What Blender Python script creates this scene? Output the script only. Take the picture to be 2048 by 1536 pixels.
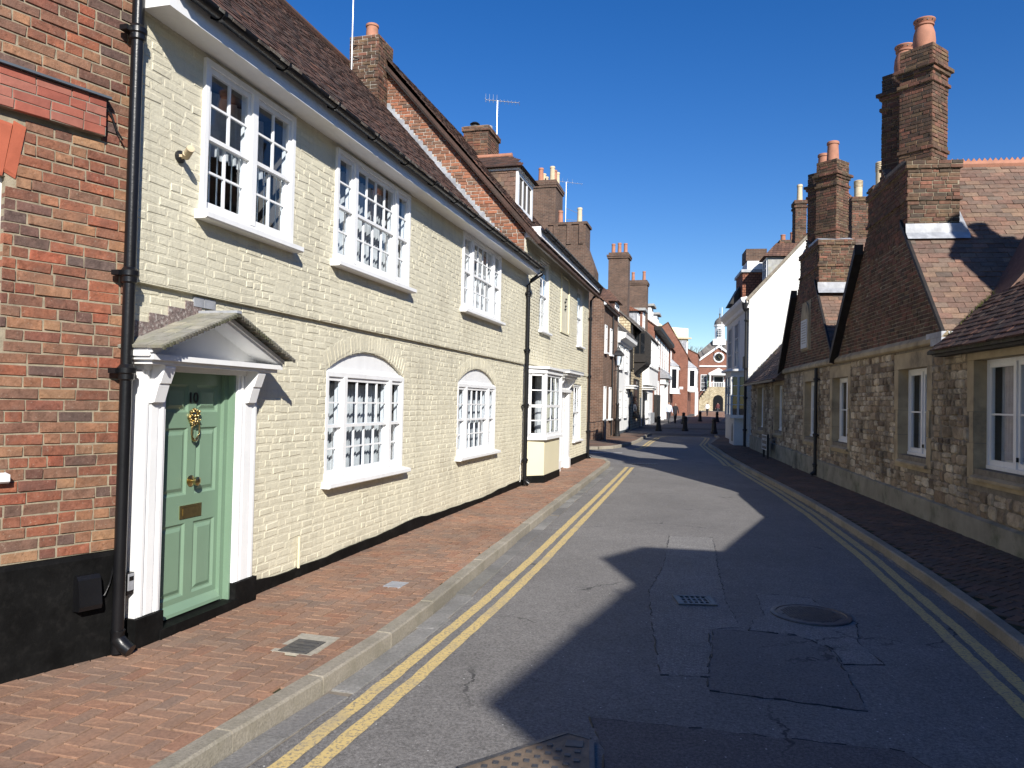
import bpy, math, random
import numpy as np
from mathutils import Matrix, Vector
random.seed(7)
for o in list(bpy.data.objects): bpy.data.objects.remove(o)
SC = bpy.context.scene; COL = SC.collection
# ---------------------------------------------------------------- camera
CAM_H = 1.85
cam = bpy.data.cameras.new('camera'); cam.sensor_width = 36.0; cam.lens = 36.0*1500/2048
cam.clip_start = 0.05; cam.clip_end = 3000
camo = bpy.data.objects.new('camera', cam); COL.objects.link(camo)
camo.matrix_world = Matrix.Translation((0, 0, CAM_H)) @ Matrix.Rotation(math.radians(91.3), 4, 'X') @ Matrix.Rotation(math.radians(1.25), 4, 'Z')
SC.camera = camo
# ---------------------------------------------------------------- sky, sun, exposure
SUN_AZ, SUN_EL = 162.0, 30.0      # compass direction the sun stands in (0 = straight ahead, 90 = right)
w = bpy.data.worlds.new('World'); SC.world = w; w.use_nodes = True
nt = w.node_tree; bg = nt.nodes['Background']
sky = nt.nodes.new('ShaderNodeTexSky'); sky.sky_type = 'NISHITA'; sky.sun_disc = False
sky.sun_elevation = math.radians(SUN_EL); sky.sun_rotation = math.radians(SUN_AZ)
sky.air_density = 1.0; sky.dust_density = 0.05; sky.ozone_density = 3.0; sky.altitude = 0
hs = nt.nodes.new('ShaderNodeHueSaturation'); hs.inputs['Saturation'].default_value = 1.36; hs.inputs['Hue'].default_value = .514
nt.links.new(sky.outputs[0], hs.inputs['Color']); nt.links.new(hs.outputs[0], bg.inputs[0]); bg.inputs[1].default_value = 0.086
sl = bpy.data.lights.new('sun', 'SUN'); sl.energy = 5.0; sl.angle = math.radians(0.53); sl.color = (1.0, 0.955, 0.885)
so = bpy.data.objects.new('sun', sl); COL.objects.link(so)
_e, _a = math.radians(SUN_EL), math.radians(SUN_AZ)
so.rotation_euler = Vector((-math.sin(_a)*math.cos(_e), -math.cos(_a)*math.cos(_e), -math.sin(_e))).to_track_quat('-Z', 'Y').to_euler()
so.location = (20, -60, 40)
SC.view_settings.view_transform = 'Standard'; SC.view_settings.look = 'None'
SC.view_settings.gamma = 1.0; SC.view_settings.use_curve_mapping = False
SC.view_settings.exposure = 0.62
# ---------------------------------------------------------------- mesh helpers
def zg(y): return 0.0075*max(0.0, y-22.0)          # the street climbs gently beyond the side turning
class MB:
    def __init__(s): s.v = []; s.f = []
    def add(s, vs, fs):
        n = len(s.v); s.v += [tuple(p) for p in vs]; s.f += [tuple(i+n for i in f) for f in fs]; return s
    def box(s, x0, x1, y0, y1, z0, z1):
        if x0 > x1: x0, x1 = x1, x0
        if y0 > y1: y0, y1 = y1, y0
        if z0 > z1: z0, z1 = z1, z0
        return s.add([(x0,y0,z0),(x1,y0,z0),(x1,y1,z0),(x0,y1,z0),(x0,y0,z1),(x1,y0,z1),(x1,y1,z1),(x0,y1,z1)],
                     [(0,3,2,1),(4,5,6,7),(0,1,5,4),(1,2,6,5),(2,3,7,6),(3,0,4,7)])
    def poly(s, pts): return s.add(pts, [tuple(range(len(pts)))])
    def prism_y(s, xz, y0, y1):       # polygon in x,z extruded along y (y0 in front)
        n = len(xz); vs = [(x,y0,z) for x,z in xz]+[(x,y1,z) for x,z in xz]
        return s.add(vs, [tuple(range(n)), tuple(range(2*n-1, n-1, -1))]+[(i,i+n,(i+1)%n+n,(i+1)%n) for i in range(n)])
    def prism_x(s, yz, x0, x1):
        n = len(yz); vs = [(x0,y,z) for y,z in yz]+[(x1,y,z) for y,z in yz]
        return s.add(vs, [tuple(range(n)), tuple(range(2*n-1, n-1, -1))]+[(i,i+n,(i+1)%n+n,(i+1)%n) for i in range(n)])
    def prism_z(s, xy, z0, z1):
        n = len(xy); vs = [(x,y,z0) for x,y in xy]+[(x,y,z1) for x,y in xy]
        return s.add(vs, [tuple(range(n-1,-1,-1)), tuple(range(n, 2*n))]+[(i,(i+1)%n,(i+1)%n+n,i+n) for i in range(n)])
    def tube(s, path, r, n=8, cap=True):
        path = [Vector(p) for p in path]; rs = r if isinstance(r, (list, tuple)) else [r]*len(path)
        base = len(s.v)
        for i, p in enumerate(path):
            d = (path[min(i+1, len(path)-1)]-path[max(i-1, 0)])
            if d.length < 1e-9: d = Vector((0,0,1))
            d.normalize(); u = d.orthogonal() if abs(d.z) > .95 else d.cross(Vector((0,0,1)))
            u.normalize(); v = d.cross(u)
            for k in range(n):
                a = 2*math.pi*k/n; s.v.append(tuple(p+u*(rs[i]*math.cos(a))+v*(rs[i]*math.sin(a))))
        for i in range(len(path)-1):
            for k in range(n):
                a, b = base+i*n+k, base+i*n+(k+1) % n
                s.f.append((a, b, b+n, a+n))
        if cap:
            s.f.append(tuple(base+k for k in range(n-1,-1,-1))); e = base+(len(path)-1)*n; s.f.append(tuple(e+k for k in range(n)))
        return s
    def lathe(s, cx, cy, prof, n=16, rot=0.):   # prof [(r,z)...] bottom to top
        base = len(s.v)
        for r, z in prof:
            for k in range(n):
                a = 2*math.pi*k/n+rot; s.v.append((cx+r*math.cos(a), cy+r*math.sin(a), z))
        for i in range(len(prof)-1):
            for k in range(n):
                a, b = base+i*n+k, base+i*n+(k+1) % n; s.f.append((a, b, b+n, a+n))
        s.f.append(tuple(base+k for k in range(n-1,-1,-1))); e = base+(len(prof)-1)*n; s.f.append(tuple(e+k for k in range(n)))
        return s
    def xf(s, M, start=0):
        for i in range(start, len(s.v)): s.v[i] = tuple(M @ Vector(s.v[i]))
        return s
    def mesh(s, name, mat):
        m = bpy.data.meshes.new(name); m.from_pydata(s.v, [], s.f); m.materials.append(mat); return m
    def build(s, name, mat, parent=None, smooth=False, kind=None, label=None):
        m = s.mesh(name, mat)
        if smooth:
            for p in m.polygons: p.use_smooth = True
            m.set_sharp_from_angle(angle=math.radians(38))
        o = bpy.data.objects.new(name, m); COL.objects.link(o); o.parent = parent
        if kind: o['kind'] = kind
        if label: o['label'] = label
        return o
def bx(name, mat, parent, *a): return MB().box(*a).build(name, mat, parent)
def az(a): a = math.radians(a); return math.sin(a), math.cos(a)
def empty(name, label, cat, origin, azim, right=False, z=0., group=None):
    """An Empty at a building's street corner: local x runs along the front (to the right as one faces it),
    local y into the building, z up."""
    o = bpy.data.objects.new(name, None); COL.objects.link(o); o.empty_display_size = .3
    th = math.radians(90-azim)+(math.pi if right else 0.)
    o.matrix_basis = Matrix.Translation((origin[0], origin[1], z)) @ Matrix.Rotation(th, 4, 'Z')
    o['label'] = label; o['category'] = cat
    if group: o['group'] = group
    return o
def tag(o, label, cat, group=None):
    o['label'] = label; o['category'] = cat
    if group: o['group'] = group
    return o
def copy_tree(o, parent=None):
    c = o.copy(); COL.objects.link(c); c.parent = parent
    for ch in list(o.children): copy_tree(ch, c)
    return c
# ---------------------------------------------------------------- materials
def srgb(r, g, b): return tuple((c/255/12.92 if c <= 10 else ((c/255+.055)/1.055)**2.4) for c in (r, g, b))+(1.,)
def _new(name):
    m = bpy.data.materials.new(name); m.use_nodes = True; t = m.node_tree
    return m, t, t.nodes, t.links, t.nodes['Principled BSDF']
def _noise(t, vec, scale, detail=4., rough=.55):
    n = t.nodes.new('ShaderNodeTexNoise'); n.inputs['Scale'].default_value = scale
    n.inputs['Detail'].default_value = detail; n.inputs['Roughness'].default_value = rough
    t.links.new(vec, n.inputs['Vector']); return n
def _map(t, src, a, b, c, d):
    n = t.nodes.new('ShaderNodeMapRange'); n.inputs[1].default_value = a; n.inputs[2].default_value = b
    n.inputs[3].default_value = c; n.inputs[4].default_value = d; t.links.new(src, n.inputs[0]); return n.outputs[0]
def _mul(t, col, fac):
    n = t.nodes.new('ShaderNodeMix'); n.data_type = 'RGBA'; n.blend_type = 'MULTIPLY'; n.inputs[0].default_value = 1.
    t.links.new(col, n.inputs[6]); c = t.nodes.new('ShaderNodeCombineColor')
    for i in range(3): t.links.new(fac, c.inputs[i])
    t.links.new(c.outputs[0], n.inputs[7]); return n.outputs[2]
def _mix(t, a, b, fac):
    n = t.nodes.new('ShaderNodeMix'); n.data_type = 'RGBA'
    for s, i in ((a, 6), (b, 7)):
        if isinstance(s, tuple): n.inputs[i].default_value = s
        else: t.links.new(s, n.inputs[i])
    t.links.new(fac, n.inputs[0]); return n.outputs[2]
def _finish(t, b, pos, col, rough, bump, bscale, spec=.35, extra=None):
    if isinstance(col, tuple): b.inputs['Base Color'].default_value = col
    else: t.links.new(col, b.inputs['Base Color'])
    b.inputs['Roughness'].default_value = rough; b.inputs['Specular IOR Level'].default_value = spec
    if bump:
        n = _noise(t, pos, bscale, 5., .65); bp = t.nodes.new('ShaderNodeBump')
        bp.inputs['Strength'].default_value = 1.; bp.inputs['Distance'].default_value = bump
        t.links.new(n.outputs[0], bp.inputs['Height'])
        if extra is not None: t.links.new(extra, bp.inputs['Normal'])
        t.links.new(bp.outputs[0], b.inputs['Normal'])
def plain(name, col, rough=.6, var=.12, scale=2.5, bump=0., bscale=60., spec=.35, metal=0., stain=None, sscale=1.2, samt=.5, fine=0., streak=0.):
    """one paint / stone / metal colour with soft variation; stain = second colour in cloudy patches"""
    m, t, N, L, b = _new(name); g = N.new('ShaderNodeNewGeometry'); pos = g.outputs['Position']
    r = N.new('ShaderNodeRGB'); r.outputs[0].default_value = col; c = r.outputs[0]
    if stain:
        n = _noise(t, pos, sscale, 6., .65); c = _mix(t, c, stain, _map(t, n.outputs[0], .5, .68, 0., samt))
    n = _noise(t, pos, scale, 5.); c = _mul(t, c, _map(t, n.outputs[0], .3, .7, 1-var, 1+var))
    if streak:
        mp = N.new('ShaderNodeVectorMath'); mp.operation = 'MULTIPLY'; mp.inputs[1].default_value = (7., 7., .55); L.new(pos, mp.inputs[0])
        n = _noise(t, mp.outputs[0], 1., 6., .7); c = _mul(t, c, _map(t, n.outputs[0], .50, .74, 1., 1-streak))
    if fine:
        n = _noise(t, pos, 90., 3.); c = _mul(t, c, _map(t, n.outputs[0], .3, .7, 1-fine, 1+fine))
    _finish(t, b, pos, c, rough, bump, bscale, spec); b.inputs['Metallic'].default_value = metal
    return m
def piecemat(name, cols, rough=.8, var=.25, scale=14., bump=.002, bscale=90., spec=.25, dirt=None, damt=.5, dscale=1.5, speck=None):
    """colour drawn per piece (object or mesh island) from a ramp, plus grain and dirt"""
    m, t, N, L, b = _new(name); g = N.new('ShaderNodeNewGeometry'); pos = g.outputs['Position']
    oi = N.new('ShaderNodeObjectInfo'); ad = N.new('ShaderNodeMath'); ad.operation = 'ADD'
    L.new(oi.outputs['Random'], ad.inputs[0]); L.new(g.outputs['Random Per Island'], ad.inputs[1])
    fr = N.new('ShaderNodeMath'); fr.operation = 'FRACT'; L.new(ad.outputs[0], fr.inputs[0])
    cr = N.new('ShaderNodeValToRGB'); e = cr.color_ramp.elements
    while len(e) < len(cols): e.new(.5)
    for i, c in enumerate(cols): e[i].position = i/(len(cols)-1); e[i].color = c
    L.new(fr.outputs[0], cr.inputs[0]); c = cr.outputs[0]
    n = _noise(t, pos, scale, 6., .7); c = _mul(t, c, _map(t, n.outputs[0], .28, .72, 1-var, 1+var))
    n = _noise(t, pos, .8, 5., .6); c = _mul(t, c, _map(t, n.outputs[0], .32, .68, .80, 1.14))
    if dirt:
        n = _noise(t, pos, dscale, 6., .6); c = _mix(t, c, dirt, _map(t, n.outputs[0], .45, .7, 0., damt))
    if speck:
        n = _noise(t, pos, 55., 4., .75); c = _mix(t, c, speck, _map(t, n.outputs[0], .6, .72, 0., .65))
    _finish(t, b, pos, c, rough, bump, bscale, spec); return m
def farbrick(name, c1, c2, mortar, bw=.225, bh=.075, ms=.008, rough=.85, var=.25, bump=.004):
    """brick courses for walls too far off to tell the bricks apart"""
    m, t, N, L, b = _new(name); g = N.new('ShaderNodeNewGeometry'); pos = g.outputs['Position']
    tc = N.new('ShaderNodeTexCoord'); sx = N.new('ShaderNodeSeparateXYZ'); L.new(tc.outputs['Object'], sx.inputs[0])
    ad = N.new('ShaderNodeMath'); ad.operation = 'ADD'; L.new(sx.outputs[0], ad.inputs[0]); L.new(sx.outputs[1], ad.inputs[1])
    cb = N.new('ShaderNodeCombineXYZ'); L.new(ad.outputs[0], cb.inputs[0]); L.new(sx.outputs[2], cb.inputs[1])
    br = N.new('ShaderNodeTexBrick'); L.new(cb.outputs[0], br.inputs['Vector']); br.inputs['Scale'].default_value = 1.
    br.inputs['Brick Width'].default_value = bw; br.inputs['Row Height'].default_value = bh; br.inputs['Mortar Size'].default_value = ms
    br.inputs['Mortar Smooth'].default_value = .2; br.inputs['Color1'].default_value = c1; br.inputs['Color2'].default_value = c2; br.inputs['Mortar'].default_value = mortar
    n = _noise(t, pos, 1.6, 6., .65); c = _mul(t, br.outputs[0], _map(t, n.outputs[0], .3, .7, 1-var, 1+var))
    n = _noise(t, pos, 9., 5., .7); c = _mul(t, c, _map(t, n.outputs[0], .3, .7, 1-var*.8, 1+var*.8))
    bp = N.new('ShaderNodeBump'); bp.inputs['Distance'].default_value = bump; bp.invert = True; L.new(br.outputs[1], bp.inputs['Height'])
    _finish(t, b, pos, c, rough, .0015, 80., .25, bp.outputs[0]); 
    return m
def glassmat(name, tint=(.9,.95,1,1), dark=False):
    m, t, N, L, b = _new(name); N.remove(b); out = N['Material Output']
    ge = N.new('ShaderNodeNewGeometry'); dt = N.new('ShaderNodeVectorMath'); dt.operation = 'DOT_PRODUCT'; L.new(ge.outputs['Normal'], dt.inputs[0]); L.new(ge.outputs['Incoming'], dt.inputs[1])
    ab = N.new('ShaderNodeMath'); ab.operation = 'ABSOLUTE'; L.new(dt.outputs['Value'], ab.inputs[0])
    iv = N.new('ShaderNodeMath'); iv.operation = 'SUBTRACT'; iv.inputs[0].default_value = 1.; L.new(ab.outputs[0], iv.inputs[1])
    pw = N.new('ShaderNodeMath'); pw.operation = 'POWER'; pw.inputs[1].default_value = 5.; L.new(iv.outputs[0], pw.inputs[0])
    lw = N.new('ShaderNodeMath'); lw.operation = 'MULTIPLY_ADD'; lw.inputs[1].default_value = .93; lw.inputs[2].default_value = .07; L.new(pw.outputs[0], lw.inputs[0])
    gl = N.new('ShaderNodeBsdfGlossy'); gl.inputs['Roughness'].default_value = .015; gl.inputs[0].default_value = (.95,.97,1,1)
    if dark:
        tr = N.new('ShaderNodeBsdfDiffuse'); tr.inputs[0].default_value = (.012,.014,.017,1)
    else:
        tr = N.new('ShaderNodeBsdfTransparent'); tr.inputs[0].default_value = tint
    mx = N.new('ShaderNodeMixShader'); L.new(lw.outputs[0], mx.inputs[0]); L.new(tr.outputs[0], mx.inputs[1]); L.new(gl.outputs[0], mx.inputs[2])
    L.new(mx.outputs[0], out.inputs[0]); return m
M = {}
M['cream'] = plain('cream masonry paint', (.605,.565,.43,1), .6, .07, 1.4, .005, 34, .25, stain=(.51,.47,.355,1), sscale=1.1, samt=.75, streak=.22, fine=.07)
M['cream2'] = plain('pale cream paint', (.62,.57,.40,1), .55, .04, 1.2, .002, 60, .3)
M['white'] = plain('white gloss paint', (.77,.77,.76,1), .38, .04, 3, .0006, 40, .4, streak=.10)
M['whitewall'] = farbrick('white painted brick', (.80,.79,.74,1), (.74,.73,.68,1), (.66,.65,.6,1), var=.06, bump=.006)
M['render'] = plain('white render', (.74,.74,.72,1), .75, .05, 2, .001, 40)
M['greyrender'] = plain('pale grey render', (.60,.60,.58,1), .75, .06, 2, .001, 40)
M['green'] = plain('sage green door paint', (.165,.255,.175,1), .34, .06, 2, .0002, 30, .45)
M['black'] = plain('black gloss paint', (.007,.007,.008,1), .32, .2, 4, .0015, 30, .35)
M['blackmat'] = plain('black iron', (.014,.014,.015,1), .5, .2, 6, .0006, 60, .4)
M['bitumen'] = plain('black plinth paint', (.006,.006,.006,1), .6, .4, 5, .004, 22, .08, stain=(.02,.019,.018,1), sscale=14, samt=.3)
M['brass'] = plain('aged brass', (.46,.36,.17,1), .3, .15, 30, .0004, 80, .5, metal=1.)
M['lead'] = plain('lead flashing', (.29,.30,.32,1), .5, .25, 5, .002, 25, .4, metal=.0, stain=(.50,.51,.52,1), sscale=4, samt=.6)
M['glass'] = glassmat('window glass'); M['darkglass'] = glassmat('dark window glass', dark=True)
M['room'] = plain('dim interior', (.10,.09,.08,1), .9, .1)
M['curtain'] = plain('net curtain', (.50,.49,.47,1), .9, .15, 6)
M['blind'] = plain('pale blind', (.62,.68,.66,1), .7, .04, 3)
M['mortar'] = plain('lime mortar', (.27,.23,.165,1), .95, .25, 14, .004, 90, .1)
M['mortardark'] = plain('weathered mortar', (.22,.19,.15,1), .95, .25, 9, .003, 120, .1)
M['mortarlight'] = plain('pale mortar', (.46,.43,.37,1), .95, .2, 9, .003, 120, .1)
redcols = [srgb(*c) for c in [(144,88,66),(120,80,64),(150,92,68),(106,76,64),(150,110,82),(132,98,78),(148,84,63),(96,77,69),(142,102,78),(116,86,72),(156,120,90),(130,78,61),(90,77,72),(136,92,71),(112,81,68)]]
M['redbrick'] = piecemat('red stock bricks', redcols, .88, .5, 26, .006, 42, dirt=(.06,.045,.038,1), damt=.5, dscale=13, speck=(.36,.29,.22,1))
M['bandbrick'] = piecemat('fine red bricks', [srgb(*c) for c in [(142,80,66),(152,90,74),(132,74,62),(148,96,82)]], .7, .15, 12, .001, 80)
M['gauged'] = piecemat('orange gauged bricks', [srgb(*c) for c in [(166,92,68),(160,86,64),(172,98,72)]], .75, .1, 12, .001, 80)
M['brownbrick'] = piecemat('weathered brown bricks', [srgb(*c) for c in [(112,80,62),(90,70,58),(126,90,70),(80,66,56),(132,100,78),(102,76,64),(118,76,62),(86,76,66)]], .9, .35, 18, .004, 60, dirt=(.06,.055,.045,1), damt=.5, dscale=2.2)
M['sootbrick'] = piecemat('sooty chimney bricks', [srgb(*c) for c in [(106,82,66),(86,70,58),(122,86,70),(70,60,52),(116,94,72),(92,70,60),(130,88,72),(78,68,60)]], .92, .4, 16, .005, 55, dirt=(.045,.04,.03,1), damt=.55, dscale=2.6)
M['orangebrick'] = piecemat('orange gable bricks', [srgb(*c) for c in [(152,96,72),(132,90,70),(162,108,82),(116,84,68),(144,104,82),(102,84,72)]], .9, .3, 18, .003, 60)
M['tile_dark'] = piecemat('old brown clay tiles', [srgb(*c) for c in [(84,64,56),(66,54,50),(104,74,62),(58,50,48),(92,66,56),(76,62,56)]], .9, .35, 20, .003, 60, dirt=(.05,.05,.045,1), damt=.5, dscale=3)
M['tile_lichen'] = piecemat('lichened eave tiles', [srgb(*c) for c in [(96,82,74),(80,72,66),(118,104,92),(70,62,58)]], .92, .4, 24, .004, 50, dirt=(.30,.29,.25,1), damt=.8, dscale=7, speck=(.45,.44,.40,1))
M['tile_red'] = piecemat('weathered red clay tiles', [srgb(*c) for c in [(124,98,84),(104,86,76),(134,102,86),(92,80,72),(118,90,78),(108,94,84),(132,108,90),(98,76,68)]], .9, .3, 16, .003, 60, dirt=(.08,.075,.06,1), damt=.45, dscale=2.4, speck=(.34,.31,.25,1))
M['stoneslate'] = piecemat('mossy stone slates', [srgb(*c) for c in [(86,82,76),(70,67,63),(100,96,88),(62,60,57)]], .95, .35, 10, .006, 40, dirt=(.07,.075,.03,1), damt=.6, dscale=3)
M['rubble_'] = None
M['rubble'] = piecemat('rubble limestone', [srgb(*c) for c in [(186,168,142),(160,140,114),(198,184,160),(138,118,96),(174,156,130),(118,102,86),(190,172,144),(206,192,168),(150,128,102)]], .95, .35, 9, .010, 28, dirt=(.040,.034,.028,1), damt=.8, dscale=1.5)
M['ashlar'] = plain('ochre ashlar stone', (.40,.32,.205,1), .9, .2, 3, .003, 40, .2, stain=(.10,.085,.065,1), sscale=1.6, samt=.6)
M['plinthrender'] = plain('cement plinth', (.27,.25,.20,1), .95, .25, 2, .004, 40, .2, stain=(.10,.11,.065,1), sscale=2.2, samt=.7)
M['paver'] = piecemat('brick pavers', [srgb(*c) for c in [(146,112,91),(135,106,88),(149,114,92),(131,106,90),(141,104,84),(146,117,97),(137,110,93),(125,102,88)]], .88, .30, 40, .002, 120, dirt=(.17,.15,.125,1), damt=.45, dscale=1.3)
M['paverdark'] = piecemat('dull brick pavers', [srgb(*c) for c in [(112,90,78),(100,84,74),(120,92,76),(94,82,74),(108,84,70)]], .88, .2, 24, .0015, 140, dirt=(.08,.08,.06,1), damt=.5, dscale=1.5)
M['joint'] = plain('mossy paving joints', (.05,.05,.028,1), .95, .4, 8, .004, 80, .1)
M['kerb'] = piecemat('granite kerb', [srgb(*c) for c in [(146,138,124),(136,130,118),(154,146,132)]], .9, .28, 60, .005, 60, dirt=(.17,.155,.11,1), damt=.5, dscale=5)
M['gutter'] = piecemat('gutter stones', [srgb(*c) for c in [(126,124,120),(110,108,106),(138,136,132),(118,116,110)]], .85, .3, 40, .006, 45, dirt=(.10,.10,.09,1), damt=.5, dscale=4)
M['concrete'] = plain('concrete', (.34,.31,.25,1), .9, .2, 20, .002, 80)
M['iron'] = plain('worn cast iron', (.085,.085,.09,1), .45, .25, 18, .001, 80, .5, metal=.5, stain=(.15,.125,.10,1), sscale=6, samt=.6)
M['rustiron'] = plain('rusty cast iron', (.18,.135,.095,1), .6, .3, 14, .001, 80, .4, metal=.2)
M['terracotta'] = plain('terracotta', (.36,.165,.105,1), .8, .15, 5, .001, 60, stain=(.22,.12,.08,1), sscale=3, samt=.5)
M['buffpot'] = plain('buff clay', (.52,.43,.29,1), .8, .12, 5, .001, 60, stain=(.3,.22,.13,1), sscale=3, samt=.4)
M['aerial'] = plain('galvanised aerial', (.55,.56,.58,1), .35, .1, 5, metal=.7)
M['grey'] = plain('grey painted metal', (.07,.085,.10,1), .45, .1, 5)
M['brick_far_brown'] = farbrick('brown brick wall', srgb(112,84,68), srgb(94,72,60), srgb(136,122,108))
M['brick_far_red'] = farbrick('red brick wall', srgb(136,90,74), srgb(120,78,64), srgb(138,112,98), var=.15)
M['brick_far_dark'] = farbrick('dark brick wall', srgb(100,78,66), srgb(82,66,58), srgb(116,104,92))
M['tile_far'] = farbrick('small clay roof tiles', srgb(112,84,70), srgb(92,70,62), srgb(52,40,36), .17, .11, .010, var=.3, bump=.01)
M['tile_far_red'] = farbrick('hung red tiles', srgb(146,96,74), srgb(126,84,68), srgb(70,44,36), .17, .12, .012, var=.25, bump=.012)
M['slate_far'] = farbrick('grey slates', srgb(118,112,106), srgb(98,94,92), srgb(70,66,64), .3, .2, .008, var=.25, bump=.006)
M['flint'] = farbrick('pale squared stone', srgb(206,194,164), srgb(176,160,130), srgb(140,122,96), .3, .17, .02, var=.25, bump=.02)
M['timber'] = plain('dark oak', (.02,.017,.015,1), .6, .3, 8, .002, 40)
M['yellowbldg'] = plain('pale yellow render', (.72,.66,.42,1), .8, .03)
M['slategrey'] = plain('porch slate', (.33,.33,.32,1), .8, .25, 6, .003, 40, stain=(.36,.36,.22,1), sscale=4, samt=.5)
M['porchslate'] = piecemat('weathered porch slates', [srgb(*c) for c in [(150,146,134),(132,130,122),(160,154,138)]], .85, .25, 14, .003, 50, dirt=(.22,.22,.12,1), damt=.5, dscale=5)
M['raw'] = plain('unpainted brick patch', (.16,.12,.11,1), .95, .45, 40, .004, 60, stain=(.5,.48,.44,1), sscale=45, samt=.7)
def asphalt(name, c, speckcol, speckamt, gr=160., bump=.0025):
    m, t, N, L, b = _new(name); g = N.new('ShaderNodeNewGeometry'); pos = g.outputs['Position']
    r = N.new('ShaderNodeRGB'); r.outputs[0].default_value = c; col = r.outputs[0]
    n = _noise(t, pos, .5, 6., .6); col = _mul(t, col, _map(t, n.outputs[0], .3, .7, .86, 1.14))
    n = _noise(t, pos, 6., 6., .7); col = _mul(t, col, _map(t, n.outputs[0], .3, .7, .9, 1.1))
    n = _noise(t, pos, gr, 3., .8); col = _mul(t, col, _map(t, n.outputs[0], .25, .75, .42, 1.58))
    v = N.new('ShaderNodeTexVoronoi'); v.inputs['Scale'].default_value = gr*.42; L.new(pos, v.inputs['Vector'])
    col = _mix(t, col, speckcol, _map(t, v.outputs['Distance'], .0, .22, speckamt, 0.))
    n = _noise(t, pos, 48., 2., .6); col = _mul(t, col, _map(t, n.outputs[0], .3, .7, .70, 1.30))
    wp = N.new('ShaderNodeVectorMath'); wp.operation = 'ADD'; wn = _noise(t, pos, 2.2, 4., .7); sc2 = N.new('ShaderNodeVectorMath'); sc2.operation = 'SCALE'; sc2.inputs['Scale'].default_value = .5; L.new(wn.outputs['Color'], sc2.inputs[0]); L.new(pos, wp.inputs[0]); L.new(sc2.outputs[0], wp.inputs[1])
    vc = N.new('ShaderNodeTexVoronoi'); vc.feature = 'DISTANCE_TO_EDGE'; vc.inputs['Scale'].default_value = .42; L.new(wp.outputs[0], vc.inputs['Vector'])
    ck = _noise(t, pos, .7, 3.); cm = N.new('ShaderNodeMath'); cm.operation = 'MULTIPLY'; L.new(_map(t, vc.outputs['Distance'], .003, .007, .8, 0.), cm.inputs[0]); L.new(_map(t, ck.outputs[0], .53, .60, 0., 1.), cm.inputs[1])
    col = _mix(t, col, (.03,.03,.03,1), cm.outputs[0])
    v = N.new('ShaderNodeTexVoronoi'); v.inputs['Scale'].default_value = 9.; L.new(pos, v.inputs['Vector'])
    col = _mix(t, col, (.6,.6,.57,1), _map(t, v.outputs['Distance'], .045, .06, .75, 0.))
    _finish(t, b, pos, col, .82, bump, gr*.8, .3); return m
M['asphalt'] = asphalt('aged asphalt', (.162,.154,.146,1), (.42,.41,.39,1), .45)
M['asphalt_dark'] = asphalt('newer asphalt', (.138,.132,.128,1), (.36,.35,.34,1), .4)
M['asphalt_coarse'] = asphalt('coarse chipped asphalt', (.185,.178,.17,1), (.55,.54,.52,1), .75, 95., .005)
M['asphalt_red'] = asphalt('reddish asphalt', (.125,.112,.108,1), (.26,.22,.21,1), .4, 120., .004)
def linemat():
    m, t, N, L, b = _new('worn yellow road paint'); g = N.new('ShaderNodeNewGeometry'); pos = g.outputs['Position']
    n = _noise(t, pos, 38., 5., .75); c = _mix(t, (.56,.42,.175,1), (.19,.17,.14,1), _map(t, n.outputs[0], .50, .60, 0., .9))
    n = _noise(t, pos, 3., 5., .7); c = _mix(t, c, (.30,.26,.19,1), _map(t, n.outputs[0], .50, .72, 0., .75))
    _finish(t, b, pos, c, .75, .0015, 90., .3); return m
M['yellow'] = linemat(); M['tar'] = plain('tar seam', (.02,.02,.02,1), .6, .3, 20, .002, 60)
M['setts'] = farbrick('grey street setts', srgb(112,108,106), srgb(94,92,92), srgb(70,68,66), .2, .11, .012, var=.2, bump=.008)
M['net'] = plain('grey net', (.42,.42,.41,1), .85, .25, 5)
# ---------------------------------------------------------------- pieces: bricks, tiles, stones, pavers
def unit_brick(seed, chx=.03, chy=.09, chz=.28, jx=.012, jy=.03, jz=.08):
    r = random.Random(seed); v = []
    cs = [(-.5,-.5),(.5,-.5),(.5,.5),(-.5,.5)]
    cs = [(x+r.uniform(-jx,jx), y+r.uniform(-jy,jy)) for x, y in cs]
    for x, y in cs: v.append((x, y, -.5))
    for x, y in cs: v.append((x, y, .5-chz+r.uniform(-jz,jz)*.75))
    for x, y in cs: v.append((x-math.copysign(chx,x), y-math.copysign(chy,y), .5+r.uniform(-jz,jz)))
    f = [(8,9,10,11)]
    for i in range(4):
        j = (i+1) % 4; f += [(i,j,j+4,i+4), (i+4,j+4,j+8,i+8)]
    return v, f
def unit_stone(seed):
    r = random.Random(seed); out = []
    for x, y in [(-.5,-.32),(-.34,-.5),(.34,-.5),(.5,-.32),(.5,.32),(.34,.5),(-.34,.5),(-.5,.32)]:
        out.append((x+r.uniform(-.05,.05), y+r.uniform(-.06,.06)))
    v = [(x,y,-.5) for x,y in out]+[(x,y,.12+r.uniform(-.1,.1)) for x,y in out]+[(x*.8,y*.78,.42+r.uniform(-.14,.14)) for x,y in out]+[(r.uniform(-.1,.1),r.uniform(-.1,.1),.5)]
    f = []
    for i in range(8):
        j = (i+1) % 8; f += [(i,j,j+8,i+8),(i+8,j+8,j+16,i+16),(i+16,j+16,24)]
    return v, f
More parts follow.
